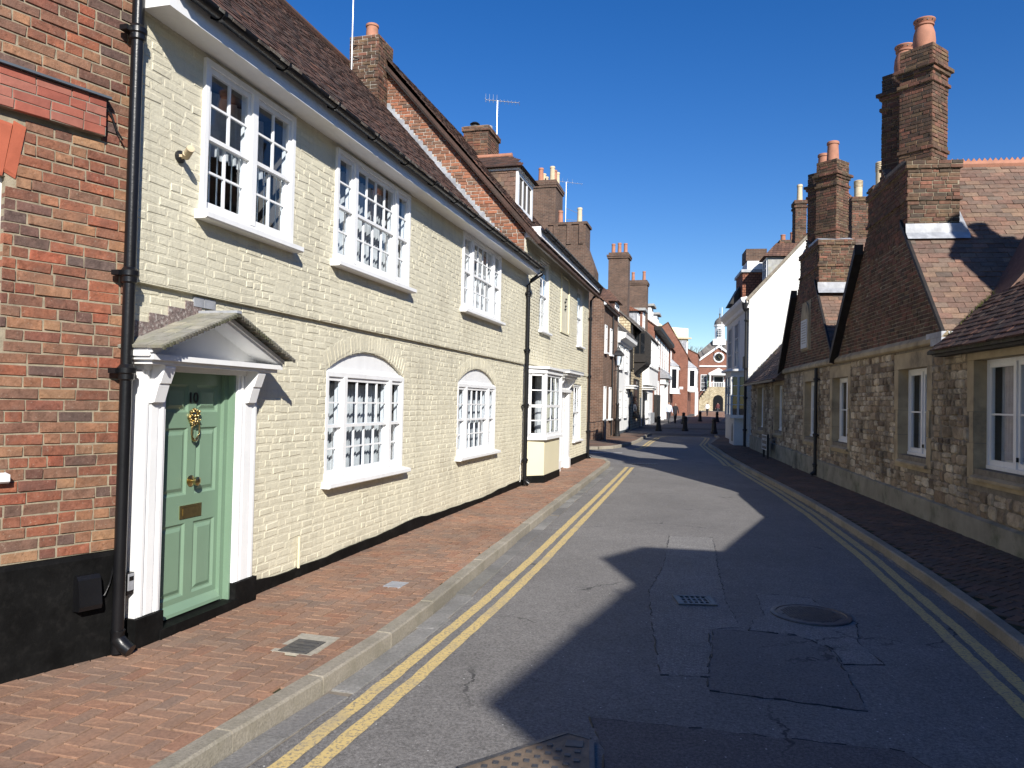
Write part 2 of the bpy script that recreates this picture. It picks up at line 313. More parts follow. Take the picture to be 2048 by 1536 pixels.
UNITS = {'brick': [unit_brick(i, .022, .06, .16, .015, .05) for i in range(8)],
         'paint': [unit_brick(20+i, .05, .15, .55, .03, .10) for i in range(8)],
         'tile': [unit_brick(40+i, .004, .006, .10, .012, .02) for i in range(5)],
         'paver': [unit_brick(60+i, .012, .022, .05, .008, .014) for i in range(5)],
         'kerb': [unit_brick(80+i, .006, .10, .045, .002, .02, .010) for i in range(4)],
         'stone': [unit_stone(100+i) for i in range(9)]}
_uc = {}
def unit_mesh(kind, k, mat):
    key = (kind, k, mat.name)
    if key not in _uc:
        v, f = UNITS[kind][k]; m = bpy.data.meshes.new(kind); m.from_pydata(v, [], f); m.materials.append(mat); _uc[key] = m
    return _uc[key]
CAMI = camo.matrix_world.inverted()
def on_screen(p):
    q = CAMI @ p
    if q.z > -.3: return None
    u, v = -q.x/q.z*1500, -q.y/q.z*1500
    return (-q.z) if abs(u) < 1060 and abs(v) < 800 else None
WALL = Matrix(((1,0,0,0),(0,0,-1,0),(0,1,0,0),(0,0,0,1)))     # a -> x, b -> z, out -> -y
def wall_frame(y=0.): return Matrix.Translation((0, y, 0)) @ WALL
def side_frame(x, sgn):                                        # wall in the y,z plane; sgn -1 faces -x, +1 faces +x
    if sgn < 0: return Matrix(((0,0,-1,x),(-1,0,0,0),(0,1,0,0),(0,0,0,1)))   # a -> -y
    return Matrix(((0,0,1,x),(1,0,0,0),(0,1,0,0),(0,0,0,1)))                  # a -> +y
def pieces(name, kind, mat, parent, sets, thick, nmax=300, stuffname=None):
    """sets: [(frame, [(a,b,w,h,proud,rot,tilt)])]. The nmax pieces that show largest become objects, the rest one part."""
    PM = parent.matrix_world if parent.parent is None and parent.type != 'EMPTY' else parent.matrix_basis
    allp = []; rnd = random.Random(len(name)*31+len(sets)); nu = len(UNITS[kind])
    for fr, lst in sets:
        W = PM @ fr
        for p in lst:
            a, b, w, h, pr = p[:5]; rot = p[5] if len(p) > 5 else 0.; tilt = p[6] if len(p) > 6 else 0.
            d = on_screen(W @ Vector((a, b, 0)))
            allp.append((-(w*h/d**2) if d else 1., fr, a, b, w, h, pr, rot, tilt, rnd.randrange(nu), rnd.random()))
    allp.sort(key=lambda q: (q[0], q[10]))
    vs, fs, n = [], [], 0
    for i, (sc, fr, a, b, w, h, pr, rot, tilt, k, _) in enumerate(allp):
        Mx = fr @ Matrix.Translation((a, b, pr-thick/2))
        if rot: Mx = Mx @ Matrix.Rotation(rot, 4, 'Z')
        if tilt: Mx = Mx @ Matrix.Rotation(tilt, 4, 'X')
        Mx = Mx @ Matrix.Diagonal((w, h, thick, 1))
        if i < nmax and sc < 0:
            o = bpy.data.objects.new(name, unit_mesh(kind, k, mat)); COL.objects.link(o); o.parent = parent; o.matrix_basis = Mx
        else:
            v, f = UNITS[kind][k]; A = np.array(Mx); V = np.array(v) @ A[:3,:3].T + A[:3,3]
            vs.append(V); fs += [tuple(i2+n for i2 in q) for q in f]; n += len(v)
    if n:
        m = bpy.data.meshes.new(stuffname or name+'s'); m.from_pydata(np.concatenate(vs).tolist(), [], fs); m.materials.append(mat)
        o = bpy.data.objects.new(stuffname or name+'s', m); COL.objects.link(o); o.parent = parent; o['kind'] = 'stuff'
def courses(z0, z1, lim, holes=(), ch=.075, bl=.222, j=.010, seed=0, proud=0., pj=.003, bond='flemish', rj=.004, wave=.0):
    """brick courses between z0 and z1; lim(z) gives (x0, x1); holes are (x0,x1,z0,z1)"""
    r = random.Random(seed); out = []; nrow = int(round((z1-z0)/ch))
    for i in range(nrow):
        za, zb = z0+i*ch, z0+(i+1)*ch; zm = (za+zb)/2; l = lim(zm)
        if l is None or l[1]-l[0] < .05: continue
        cuts = [(h[0], h[1]) for h in holes if min(zb, h[3])-max(za, h[2]) > ch*.35]
        x = l[0]; first = True; k = i % 2
        while x < l[1]-.015:
            st = (k % 2 == 0) if bond == 'flemish' else True
            if bond == 'random': st = r.random() < .72
            L = bl if st else bl/2
            L *= r.uniform(.94, 1.06)
            if first and (i % 2): L = L*.5 if bond != 'flemish' else L*.75
            first = False; k += 1
            xa, xb = x+j/2, min(x+L, l[1])-j/2; x += L
            segs = [(xa, xb)]
            for c0, c1 in cuts:
                ns = []
                for s0, s1 in segs:
                    if s1 <= c0 or s0 >= c1: ns.append((s0, s1))
                    else:
                        if s0 < c0: ns.append((s0, c0))
                        if s1 > c1: ns.append((c1, s1))
                segs = ns
            for s0, s1 in segs:
                if s1-s0 > .025:
                    out.append(((s0+s1)/2, zm+r.uniform(-.002,.002)+wave*math.sin((s0+s1)*.9+i*.35)+wave*.6*math.sin((s0+s1)*2.3-i*.2), s1-s0, ch-j+r.uniform(-.003,.003), proud+r.uniform(-pj,pj), r.uniform(-rj,rj), r.uniform(-.03,.03)))
    return out
def rubble(z0, z1, x0, x1, holes=(), seed=0):
    r = random.Random(seed); out = []; z = z0
    while z < z1-.04:
        h = min(r.choice((.085,.11,.14,.17,.2)), z1-z); x = x0-r.uniform(0,.1)
        if z1-(z+h) < .05: h = z1-z
        while x < x1:
            L = h*r.uniform(.8, 2.4); sub = [(z, z+h)]
            if h > .15 and r.random() < .4:
                c = z+h*r.uniform(.4,.6); sub = [(z, c), (c, z+h)]
            for a, b in sub:
                xa, xb = x+.008, min(x+L, x1)-.008; segs = [(xa, xb)]
                for hh in holes:
                    if min(b, hh[3])-max(a, hh[2]) > (b-a)*.3:
                        ns = []
                        for s0, s1 in segs:
                            if s1 <= hh[0] or s0 >= hh[1]: ns.append((s0, s1))
                            else:
                                if s0 < hh[0]: ns.append((s0, hh[0]))
                                if s1 > hh[1]: ns.append((hh[1], s1))
                        segs = ns
                for s0, s1 in segs:
                    if s1-s0 > .04: out.append(((s0+s1)/2, (a+b)/2, (s1-s0)*1.02, (b-a)*.98, .012+r.uniform(-.008,.014), r.uniform(-.04,.04), r.uniform(-.05,.05)))
            x += L
        z += h
    return out
def tiles(u0, u1, v0, v1, tw, gauge, ok=None, seed=0, lift=.0):
    """plain tiles on a roof plane (u along eave, v up the slope)"""
    r = random.Random(seed); out = []; n = int((v1-v0)/gauge)+1
    for i in range(n):
        v = v0+i*gauge; u = u0+(tw/2 if i % 2 else 0.)-tw
        while u < u1:
            c = u+tw/2
            if u0-.02 <= c <= u1+.02 and (ok is None or ok(c, v+gauge*.5)):
                wl, wr = max(u, u0), min(u+tw, u1)
                out.append(((wl+wr)/2, v+gauge*.55+r.uniform(-.006,.006), wr-wl-.006, gauge*1.5, .022+r.uniform(-.004,.007), r.uniform(-.012,.012), -.075+r.uniform(-.02,.02)))
            u += tw
    return out
def roof_frame(p, du, dv):
    u = Vector(du).normalized(); v = Vector(dv).normalized(); n = u.cross(v)
    return Matrix(((u.x,v.x,n.x,p[0]),(u.y,v.y,n.y,p[1]),(u.z,v.z,n.z,p[2]),(0,0,0,1)))
def wall_panel(mb, x0, x1, z0, z1, holes, y=0., depth=.2):
    """a front wall face with real openings (reveals run back to depth)"""
    xs = sorted({x0, x1, *[min(max(h[i], x0), x1) for h in holes for i in (0, 1)]}); zs = sorted({z0, z1, *[min(max(h[i], z0), z1) for h in holes for i in (2, 3)]})
    inh = lambda x, z: any(h[0] < x < h[1] and h[2] < z < h[3] for h in holes)
    for a, b in zip(xs, xs[1:]):
        for c, d in zip(zs, zs[1:]):
            if not inh((a+b)/2, (c+d)/2): mb.poly([(a,y,c),(b,y,c),(b,y,d),(a,y,d)])
    for h in holes:
        a, b, c, d = h[:4]; e = y+depth
        mb.poly([(a,y,c),(a,e,c),(a,e,d),(a,y,d)]); mb.poly([(b,y,c),(b,y,d),(b,e,d),(b,e,c)])
        mb.poly([(a,y,d),(a,e,d),(b,e,d),(b,y,d)]); mb.poly([(a,y,c),(b,y,c),(b,e,c),(a,e,c)])
    return mb
def room(parent, x0, x1, z0, z1, y0, y1):
    mb = MB(); mb.poly([(x0,y1,z0),(x1,y1,z0),(x1,y1,z1),(x0,y1,z1)])
    mb.poly([(x0,y0,z0),(x0,y1,z0),(x0,y1,z1),(x0,y0,z1)]); mb.poly([(x1,y0,z0),(x1,y0,z1),(x1,y1,z1),(x1,y1,z0)])
    mb.poly([(x0,y0,z1),(x0,y1,z1),(x1,y1,z1),(x1,y0,z1)]); mb.poly([(x0,y0,z0),(x1,y0,z0),(x1,y1,z0),(x0,y1,z0)])
    return mb.build('room_interior', M['room'], parent)
def drape(parent, x0, x1, z0, z1, y, mat, amp=.018, wl=.07, seed=0, name='curtain'):
    r = random.Random(seed); n = max(8, int((x1-x0)/wl*6)); mb = MB(); pts = []
    ph = r.uniform(0, 6)
    for i in range(n+1):
        x = x0+(x1-x0)*i/n; pts.append((x, y+amp*math.sin(2*math.pi*(x-x0)/wl+ph+1.5*math.sin(i*.13))))
    for i in range(n): mb.add([(pts[i][0],pts[i][1],z0),(pts[i+1][0],pts[i+1][1],z0),(pts[i+1][0],pts[i+1][1]+.01,z1),(pts[i][0],pts[i][1]+.01,z1)], [(0,1,2,3)])
    return mb.build(name, mat, parent, smooth=True)
def sash_window(parent, x0, x1, z0, z1, lights, y=-.012, rows=(2, 2), fr=.055, mul=.075, sill=True, sillproud=.10, curtain='net', roomd=.9, sillh=.06, over=.055, meet=None):
    """box sash window. lights: [(relative width, panes across)]. The window part is its outer frame; sashes, panes, sill are its children."""
    win = MB(); y1 = y+.12
    win.box(x0, x0+fr, y, y1, z0, z1).box(x1-fr, x1, y, y1, z0, z1).box(x0+fr, x1-fr, y, y1, z1-fr, z1).box(x0+fr, x1-fr, y, y1, z0, z0+fr*.7)
    tot = sum(l[0] for l in lights); inner = x1-x0-2*fr-mul*(len(lights)-1); x = x0+fr; spans = []
    for i, (rw, nc) in enumerate(lights):
        wd = inner*rw/tot; spans.append((x, x+wd, nc)); x += wd
        if i < len(lights)-1: win.box(x, x+mul, y-.006, y1, z0+fr*.7, z1-fr); x += mul
    W = win.build('window', M['white'], parent)
    zm = (z0+z1)/2 if meet is None else meet
    for a, b, nc in spans:
        for lo in (0, 1):
            c, d = (z0+fr*.7, zm+.02) if lo else (zm-.02, z1-fr)
            yy = y+.052 if lo else y+.02; st = .042; sb = MB()
            bot = .07 if lo else .035; top = .035 if lo else .045
            sb.box(a, a+st, yy, yy+.032, c, d).box(b-st, b, yy, yy+.032, c, d).box(a+st, b-st, yy, yy+.032, c, c+bot).box(a+st, b-st, yy, yy+.032, d-top, d)
            pa, pb, pc, pd = a+st, b-st, c+bot, d-top; nr = rows[0] if lo else rows[1]; g = .019
            for k in range(1, nc):
                xx = pa+(pb-pa)*k/nc; sb.box(xx-g/2, xx+g/2, yy+.004, yy+.028, pc, pd)
            for k in range(1, nr):
                zz = pc+(pd-pc)*k/nr; sb.box(pa, pb, yy+.005, yy+.027, zz-g/2, zz+g/2)
            sb.build('sash', M['white'], W)
            for k in range(nc):
                for l in range(nr):
                    xa, xb = pa+(pb-pa)*k/nc, pa+(pb-pa)*(k+1)/nc; za, zb = pc+(pd-pc)*l/nr, pc+(pd-pc)*(l+1)/nr
                    e = random.uniform(-.002, .002)
                    MB().poly([(xa,yy+.016+e,za),(xb,yy+.016-e,za),(xb,yy+.016-e,zb),(xa,yy+.016+e,zb)]).build('pane', M['glass'], W)
    if sill:
        MB().prism_x([(y+.03, z0+.004),(y-sillproud, z0-.018),(y-sillproud, z0-sillh),(y-sillproud+.015, z0-sillh-.012),(y+.1, z0-sillh-.012),(y+.1, z0+.004)], x0-over, x1+over).build('sill', M['white'], W)
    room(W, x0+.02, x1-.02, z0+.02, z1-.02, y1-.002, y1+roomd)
    if curtain == 'net':
        drape(W, x0+.03, x1-.03, z0+.04, z1-.05, y1+.035, M['curtain'], .022, .085, int(x0*10))
    elif curtain == 'sides':
        L = (x1-x0)*.13
        drape(W, x0+.03, x0+L, z0+.04, z1-.05, y1+.035, M['curtain'], .02, .06, 3); drape(W, x1-L, x1-.03, z0+.04, z1-.05, y1+.035, M['curtain'], .02, .06, 4)
        drape(W, x0+.03, x1-.03, z0+.04, z1-.12, y1+.08, M['net'], .035, .085, 5, 'net_curtain')
    elif curtain == 'blind':
        n = int((x1-x0)/.10)
        for k in range(n):
            xx = x0+.04+k*.10; MB().poly([(xx,y1+.02,z0+.05),(xx+.075,y1+.06,z0+.05),(xx+.075,y1+.06,z0+(z1-z0)*.55),(xx,y1+.02,z0+(z1-z0)*.55)]).build('blind_slat', M['blind'], W)
        drape(W, x0+.03, x1-.03, z0+(z1-z0)*.50, z1-.05, y1+.20, M['net'], .02, .12, 7)
    return W
def flat_window(parent, x0, x1, z0, z1, nx, nz, y=0., fr=.07, bar=.03, fmat=None, sill=True, gl='darkglass', out=.05, name='window'):
    """window of a house farther off: frame with bars, panes, sill"""
    f = MB(); fmat = fmat or M['white']
    f.box(x0, x0+fr, y-out, y+.02, z0, z1).box(x1-fr, x1, y-out, y+.02, z0, z1).box(x0+fr, x1-fr, y-out, y+.02, z1-fr, z1).box(x0+fr, x1-fr, y-out, y+.02, z0, z0+fr)
    a, b, c, d = x0+fr, x1-fr, z0+fr, z1-fr
    for k in range(1, nx): xx = a+(b-a)*k/nx; f.box(xx-bar/2, xx+bar/2, y-out+.012, y+.0, c, d)
    for k in range(1, nz): zz = c+(d-c)*k/nz; f.box(a, b, y-out+.014, y+.0, zz-bar/2, zz+bar/2)
    W = f.build(name, fmat, parent)
    MB().poly([(a,y-.008,c),(b,y-.008,c),(b,y-.008,d),(a,y-.008,d)]).build('pane', M[gl], W)
    if sill: MB().box(x0-.06, x1+.06, y-out-.09, y+.0, z0-.09, z0-.005).build('sill', fmat, W)
    return W
def pot(parent, cx, cy, z, h=.6, r=.14, mat='terracotta', style=0):
    if style == 1: prof = [(r*1.05,z),(r*1.1,z+.04),(r*1.18,z+h*.3),(r*1.1,z+h*.55),(r*.86,z+h*.78),(r*1.0,z+h*.8),(r*1.02,z+h*.84),(r*.9,z+h*.86),(r*.98,z+h*.89),(r*1.15,z+h*.97),(r*1.12,z+h),(r*.9,z+h),(r*.85,z+h*.9)]
    elif style == 2: prof = [(r,z),(r,z+h*.62),(r*1.12,z+h*.63),(r*1.12,z+h*.66)]+[p for k in range(4) for p in ((r*.95,z+h*(.67+k*.075)),(r*.95,z+h*(.70+k*.075)),(r*1.12,z+h*(.705+k*.075)),(r*1.12,z+h*(.735+k*.075)))]+[(r*.8,z+h),(r*.3,z+h*1.02)]
    else: prof = [(r*1.1,z),(r*1.05,z+h*.1),(r*.92,z+h*.86),(r*1.06,z+h*.87),(r*1.06,z+h*.97),(r*.96,z+h),(r*.78,z+h),(r*.75,z+h*.8)]
    o = MB().lathe(cx, cy, prof, 18).build('chimney_pot', M[mat], parent, smooth=True)
    if style == 1:
        MB2 = MB()
        for k in range(12):
            a = 2*math.pi*k/12; c, s_ = math.cos(a), math.sin(a); rr = r*1.075; zz = z+h*.93
            MB2.add([(cx+rr*c-s_*.012, cy+rr*s_+c*.012, zz-.014),(cx+rr*c+s_*.012, cy+rr*s_-c*.012, zz-.014),(cx+rr*c+s_*.012, cy+rr*s_-c*.012, zz+.014),(cx+rr*c-s_*.012, cy+rr*s_+c*.012, zz+.014)], [(0,1,2,3)])
        MB2.build('vent_holes', M['blackmat'], o)
    return o
def downpipe(parent, x, y, z0, z1, r=.042, collars=(), shoe=True, mat='black', path=None):
    mb = MB().tube(path or [(x,y,z1),(x,y,z0)], r, 12)
    for z in collars:
        mb.lathe(x, y, [(r*1.05,z-.055),(r*1.3,z-.045),(r*1.3,z-.01),(r*1.55,z),(r*1.55,z+.035),(r*1.3,z+.045),(r*1.05,z+.06)], 14)
        mb.box(x-r*2.3, x+r*2.3, y+r*.2, y+r+.03, z-.005, z+.03)
    if shoe: mb.tube([(x,y,z0+.16),(x,y,z0+.10),(x+.01,y-.05,z0+.05),(x+.015,y-.10,z0+.02)], [r*1.25,r*1.25,r*1.2,r*1.15], 12)
    return mb.build('downpipe', M[mat], parent, smooth=True)
def gutter(parent, x0, x1, y, z, r=.06, mat='black', step=.9):
    prof = [(y+r*math.cos(a), z+r*math.sin(a)) for a in [math.pi+i*math.pi/8 for i in range(9)]]; prof += [(y+(r-.008)*math.cos(a), z+(r-.008)*math.sin(a)) for a in [2*math.pi-i*math.pi/8 for i in range(9)]]
    g = MB().prism_x(prof, x0, x1).build('gutter', M[mat], parent, smooth=True)
    xx = x0+.3
    while xx < x1:
        MB().prism_x([(y+(r+.01)*math.cos(a), z+(r+.01)*math.sin(a)) for a in [math.pi+i*math.pi/6 for i in range(7)]]+[(y+r+.05, z+.0),(y+r+.05,z-.03)], xx-.015, xx+.015).build('gutter_bracket', M[mat], g); xx += step
    return g
def mesh_text(txt, size, depth, name, mat, parent, Mx, font_bold=.0, align='CENTER'):
    c = bpy.data.curves.new('t', 'FONT'); c.body = txt; c.size = size; c.extrude = depth; c.align_x = align; c.align_y = 'CENTER'; c.offset = font_bold
    t = bpy.data.objects.new('t', c); me = bpy.data.meshes.new_from_object(t); bpy.data.objects.remove(t); me.name = name
    me.materials.clear(); me.materials.append(mat); o = bpy.data.objects.new(name, me); COL.objects.link(o); o.parent = parent; o.matrix_basis = Mx; return o
# ================================================================ the ground
def structure(o): o['kind'] = 'structure'; return o
CRO, CRA = (-2.797, 5.409), 15.3          # left-hand house front: corner and direction
RTO, RTA = (6.579, 9.690), 9.3            # right-hand front
def crp(s, n): d = az(CRA); return (CRO[0]+d[0]*s+d[1]*n, CRO[1]+d[1]*s-d[0]*n)     # n towards the street
def rtp(s, n): d = az(RTA); return (RTO[0]+d[0]*s+d[1]*n, RTO[1]+d[1]*s-d[0]*n)     # n > 0 into the building
def strip(rows, off):      # rows [(y, x0, x1)]
    mb = MB()
    for (ya, a0, a1), (yb, b0, b1) in zip(rows, rows[1:]): mb.poly([(a0,ya,zg(ya)+off),(a1,ya,zg(ya)+off),(b1,yb,zg(yb)+off),(b0,yb,zg(yb)+off)])
    return mb
structure(strip([(-300,-600,600),(22,-600,600),(150,-600,600),(800,-600,600)], -.35).build('ground', M['asphalt_dark']))
road = structure(strip([(-20,-9,9),(0,-9,11),(12,-9,13),(22,-40,15),(32,-40,17),(43.8,-10,18)], -.11).build('road', M['asphalt']))
def rough_edge(pts, amp=.012, step=.07, seed=1):
    r = random.Random(seed); out = []
    for (a, b), (c, d) in zip(pts, pts[1:]+pts[:1]):
        n = max(1, int(math.hypot(c-a, d-b)/step))
        for k in range(n): t = k/n; out.append((a+(c-a)*t+r.uniform(-amp,amp), b+(d-b)*t+r.uniform(-amp,amp)))
    return out
def sheet(pts, off, name, mat, parent=None):
    if name == 'asphalt_patch':
        pts = rough_edge(pts, .011, .07, len(pts)); P = pts+pts[:1]; mb = MB(); r = random.Random(4)
        for (a, b), (c, d) in zip(P, P[1:]):
            if r.random() < .8: mb.tube([(a,b,off-.004),(c,d,off-.004)], .0065*r.uniform(.6,1.5), 5)
        mb.build('tar_seam', M['tar'], parent)
    return MB().poly([(x, y, zg(y)+off) for x, y in pts]).build(name, mat, parent)
# patches of later asphalt
sheet([(2.39,11.23),(3.03,11.18),(2.45,8.73),(2.2,7.6),(2.07,6.69),(1.78,6.62),(1.47,5.45),(1.12,5.48),(1.28,6.63),(1.48,7.9),(1.9,9.2)], -.1085, 'asphalt_patch', M['asphalt_coarse'], road)
sheet([(2.61,7.93),(3.13,7.75),(3.10,7.45),(3.2,6.9),(2.95,6.35),(2.91,5.79),(2.59,5.78),(2.66,6.15),(2.50,6.50),(2.12,6.60),(2.25,6.9),(2.42,7.1)], -.1075, 'asphalt_patch', M['asphalt_coarse'], road)
sheet([(1.81,6.60),(2.14,6.57),(2.49,6.47),(2.63,6.15),(2.5,5.5),(2.35,4.9),(1.4,5.2),(1.50,5.6)], -.1065, 'asphalt_patch', M['asphalt_dark'], road)
sheet([(.53,4.72),(1.05,4.62),(1.63,4.49),(2.3,4.35),(2.6,3.0),(2.2,1.5),(.5,1.5),(.5,3.9),(.56,4.3)], -.1080, 'asphalt_patch', M['asphalt_red'], road)
def ribbon(name, pts, o0, o1, off, mat, parent, jag=0.):
    """a painted line or strip following a polyline; o0..o1 offsets to its left (+) or right (-)"""
    P = [Vector((p[0], p[1], 0)) for p in pts]; fine = []
    for a, b in zip(P, P[1:]):
        n = max(1, int((b-a).length/.12)); fine += [a.lerp(b, i/n) for i in range(n)]
    fine.append(P[-1]); mb = MB(); L, R = [], []; r = random.Random(5)
    for i, p in enumerate(fine):
        d = (fine[min(i+2, len(fine)-1)]-fine[max(i-2, 0)]).normalized(); nrm = Vector((-d.y, d.x, 0))
        a = p+nrm*(o0+r.uniform(-jag,jag)); b = p+nrm*(o1+r.uniform(-jag,jag)); L.append((a.x,a.y,zg(a.y)+off)); R.append((b.x,b.y,zg(b.y)+off))
    n = len(L); mb.add(L+R, [(i, n+i, n+i+1, i+1) for i in range(n-1)])
    return mb.build(name, mat, parent)
KL = [crp(-12,1.0), crp(-4,1.32), crp(-1,1.46), crp(.65,1.55), crp(2,1.53), crp(3.6,1.44), crp(8,1.24), crp(13,1.05), crp(17.5,.88)]      # back edge of the left kerb
def smooth(pts, k=5):
    P = [Vector((*p, 0)) for p in pts]; out = []
    for i in range(len(P)-1):
        a, b, c, d = P[max(i-1,0)], P[i], P[i+1], P[min(i+2,len(P)-1)]
        for j in range(k):
            t = j/k; q = .5*((2*b)+(c-a)*t+(2*a-5*b+4*c-d)*t*t+(3*b-a-3*c+d)*t*t*t); out.append((q.x,q.y))
    return out+[tuple(P[-1][:2])]
KLc = KL + [crp(18.6,.85), crp(19.6,.70), crp(20.2,.40), crp(20.45,0.0), crp(20.5,-2), crp(20.6,-14)]
KR = [rtp(-16,-2.6), rtp(-6.5,-1.98), rtp(-3.8,-1.70), rtp(-1.8,-1.55), rtp(1.3,-1.42), rtp(5.2,-1.34), rtp(9,-1.38), rtp(13,-1.43), rtp(18,-1.5), rtp(21,-1.45), (9.13,34.25), (9.6,35.6), (10.4,38.0), (11.3,40.6), (11.9,43.4)]
KF = [(-12,27.6), (-4,29.1), (2.2,30.4), (3.66,30.8), (4.35,31.65), (5.16,33.6), (6.03,36.15), (7.03,40.1), (7.6,42.2), (8.0,43.4)]
YL = [crp(-8,1.80), crp(-1,1.865), crp(.5,1.90), crp(2.6,1.915), crp(4.5,1.88), crp(6.6,1.82), crp(12,1.66), crp(18.7,1.44)]
for a, b in ((-.005, -.105), (-.178, -.278)): ribbon('yellow_line', YL, a, b, -.1055, M['yellow'], road, .006)
YR = [rtp(-9,-2.50), rtp(-4.6,-2.10), rtp(-3.2,-1.97), rtp(-1.9,-1.87), rtp(0,-1.72), rtp(3.9,-1.56), rtp(7.4,-1.52), rtp(15,-1.60), (7.15,24.2), (7.62,26.6), (8.35,31.1), (9.05,35.0), (9.85,37.6), (10.75,40.6), (11.0,41.6), (10.9,42.5)]
for a, b in ((0., .105), (.165, .27)): ribbon('yellow_line', YR, a, b, -.1055, M['yellow'], road, .006)
YF = [(5.0,31.0), (5.5,32.2), (5.9,33.6), (6.65,36.5), (7.5,39.5), (7.95,41.2), (8.6,42.6), (9.5,43.1), (10.4,43.0), (10.9,42.5)]
for a, b in ((0., -.105), (-.165, -.27)): ribbon('yellow_line', YF, a, b, -.1055, M['yellow'], road, .006)
ribbon('give_way_line', [(-3.5,28.2),(1.0,28.7),(4.3,29.0)], .0, -.12, -.1055, M['render'], road, .01)
# kerbs, gutters
def kerb(name, pts, side, mat=M['kerb'], L0=.92, width=.135):
    o = structure(bpy.data.objects.new(name, None)); COL.objects.link(o); r = random.Random(3)
    P = [Vector((p[0], p[1], 0)) for p in pts]; seg = []
    acc = [0.]
    for a, b in zip(P, P[1:]): acc.append(acc[-1]+(b-a).length)
    def at(t):
        t = min(max(t, 0), acc[-1])
        for i in range(len(P)-1):
            if t <= acc[i+1]: return P[i].lerp(P[i+1], (t-acc[i])/max(1e-6, acc[i+1]-acc[i]))
        return P[-1]
    t = 0.; sets = []
    while t < acc[-1]-.1:
        L = L0*r.uniform(.9, 1.1); a, b = at(t), at(t+L); d = (b-a)
        if d.length > .1:
            u = d.normalized(); n = Vector((-u.y, u.x, 0))*side; c = (a+b)/2-n*width/2; y = (a.y+b.y)/2
            fr = Matrix(((u.x, -u.y, 0, c.x), (u.y, u.x, 0, c.y), (0, 0, 1, zg(y)), (0, 0, 0, 1)))
            sets.append((fr, [(0, 0, d.length-.006, width, .010+r.uniform(-.002,.002))]))
        t += L
    pieces('kerb_stone', 'kerb', mat, o, sets, .30, 300); return o
kerb('left_kerb', smooth(KLc), 1); kerb('right_kerb', smooth(KR), -1); kerb('far_left_kerb', smooth(KF), 1)
def flat_pieces(parent, lst, kind, mat, thick, name, nmax=300):
    sets = []
    for x, y, w, h, pr, rot, c, s_ in lst: sets.append((Matrix(((c,-s_,0,x),(s_,c,0,y),(0,0,1,zg(y)),(0,0,0,1))), [(0,0,w,h,pr,rot)]))
    pieces(name, kind, mat, parent, sets, thick, nmax)
def gutter_stones(name, pts, o0, o1, L0, rows, mat, tmax, jit=.25):
    base = ribbon(name, pts, o0, o1, -.1075, M['mortardark'], None); structure(base); r = random.Random(9); lst = []
    P = [Vector((p[0], p[1], 0)) for p in pts]; tot = 0
    for a, b in zip(P, P[1:]):
        d = (b-a); Ls = d.length; u = d/Ls; n = Vector((-u.y, u.x, 0)); wr = abs(o1-o0)/rows
        for k in range(rows):
            t = r.uniform(0, L0*.3)
            while t < Ls:
                L = L0*r.uniform(1-jit, 1+jit); c = a+u*(t+L/2)+n*(min(o0,o1)+wr*(k+.5))
                lst.append((c.x, c.y, L-.012, wr-.010, -.098+r.uniform(-.005,.004), r.uniform(-.03,.03), u.x, u.y)); t += L
    flat_pieces(base, lst, 'paver', mat, .05, 'gutter_stone', 300); return base
gutter_stones('left_gutter', smooth(KL[1:],2), -.140, -.31, 1.0, 1, M['gutter'], 20)
gutter_stones('right_gutter', KR[1:10], .02, .16, .17, 2, M['gutter'], 20)
# pavements
def pav_z(pts): return [(x, y, zg(y)) for x, y in pts]
wl = [crp(s, -.3) for s in (20.4, 12, 4, 0, -12)]
LP = KL+[crp(18.6,.85), crp(19.6,.70), crp(20.2,.40), crp(20.45,0.), crp(20.5,-.3)]
lp = structure(MB().poly([(x,y,-.018) for x,y in LP+wl[1:]]).build('left_pavement', M['joint']))
def herring(inside, n0, n1, m0, m1, b=.1045, jit=.0015, seed=1):
    r = random.Random(seed); out = []
    for x in range(n0, n1):
        for y in range(m0, m1):
            k = (x-y) % 4
            if k == 0: c, w, h = ((x+1)*b, (y+.5)*b), 2*b, b
            elif k == 3: c, w, h = ((x+.5)*b, (y+1)*b), b, 2*b
            else: continue
            if inside(*c): out.append((c[0], c[1], w, h, r))
    return out
KS = smooth([(-12,1.0),(-4,1.32),(-1,1.46),(.65,1.55),(2,1.53),(3.6,1.44),(8,1.24),(13,1.05),(17.5,.88),(18.6,.85),(19.6,.70),(20.2,.40),(20.45,0)])
def kerb_n(s):
    ks = KS
    for (a, b), (c, d) in zip(ks, ks[1:]):
        if a <= s <= c: return b+(d-b)*(s-a)/(c-a)
    return -1
d0 = az(CRA); lst = []
def skip_cover(s, n):
    return (.40 < s < .76 and 1.05 < n < 1.33)
for a, b, w_, h_, r in herring(lambda s, n: -3.6 < s < 20.4 and -.35 < n < kerb_n(s)+.05 and not skip_cover(s, n), -36, 198, -4, 18):
    if h_ > w_ and b > kerb_n(a)+.012:                       # cut bricks along the kerb
        lo, hi = b-h_/2, kerb_n(a)+.05
        if hi-lo < .04: continue
        b, h_ = (lo+hi)/2, max(hi-lo, w_+.0001)
    x, y = crp(a, b); u = d0 if w_ > h_ else (d0[1], -d0[0])
    lst.append((x, y, max(w_,h_)-.013, min(w_,h_)-.013, r.uniform(-.002,.0025), r.uniform(-.008,.008), u[0], u[1]))
flat_pieces(lp, lst, 'paver', M['paver'], .04, 'paving_brick')
wr_ = [rtp(s, .3) for s in (24.5, 12, 4, -6, -16)]
rpm = MB(); KRs = smooth(KR, 4); NR = [(rtp(s_, .3)) for s_ in (-16,)]
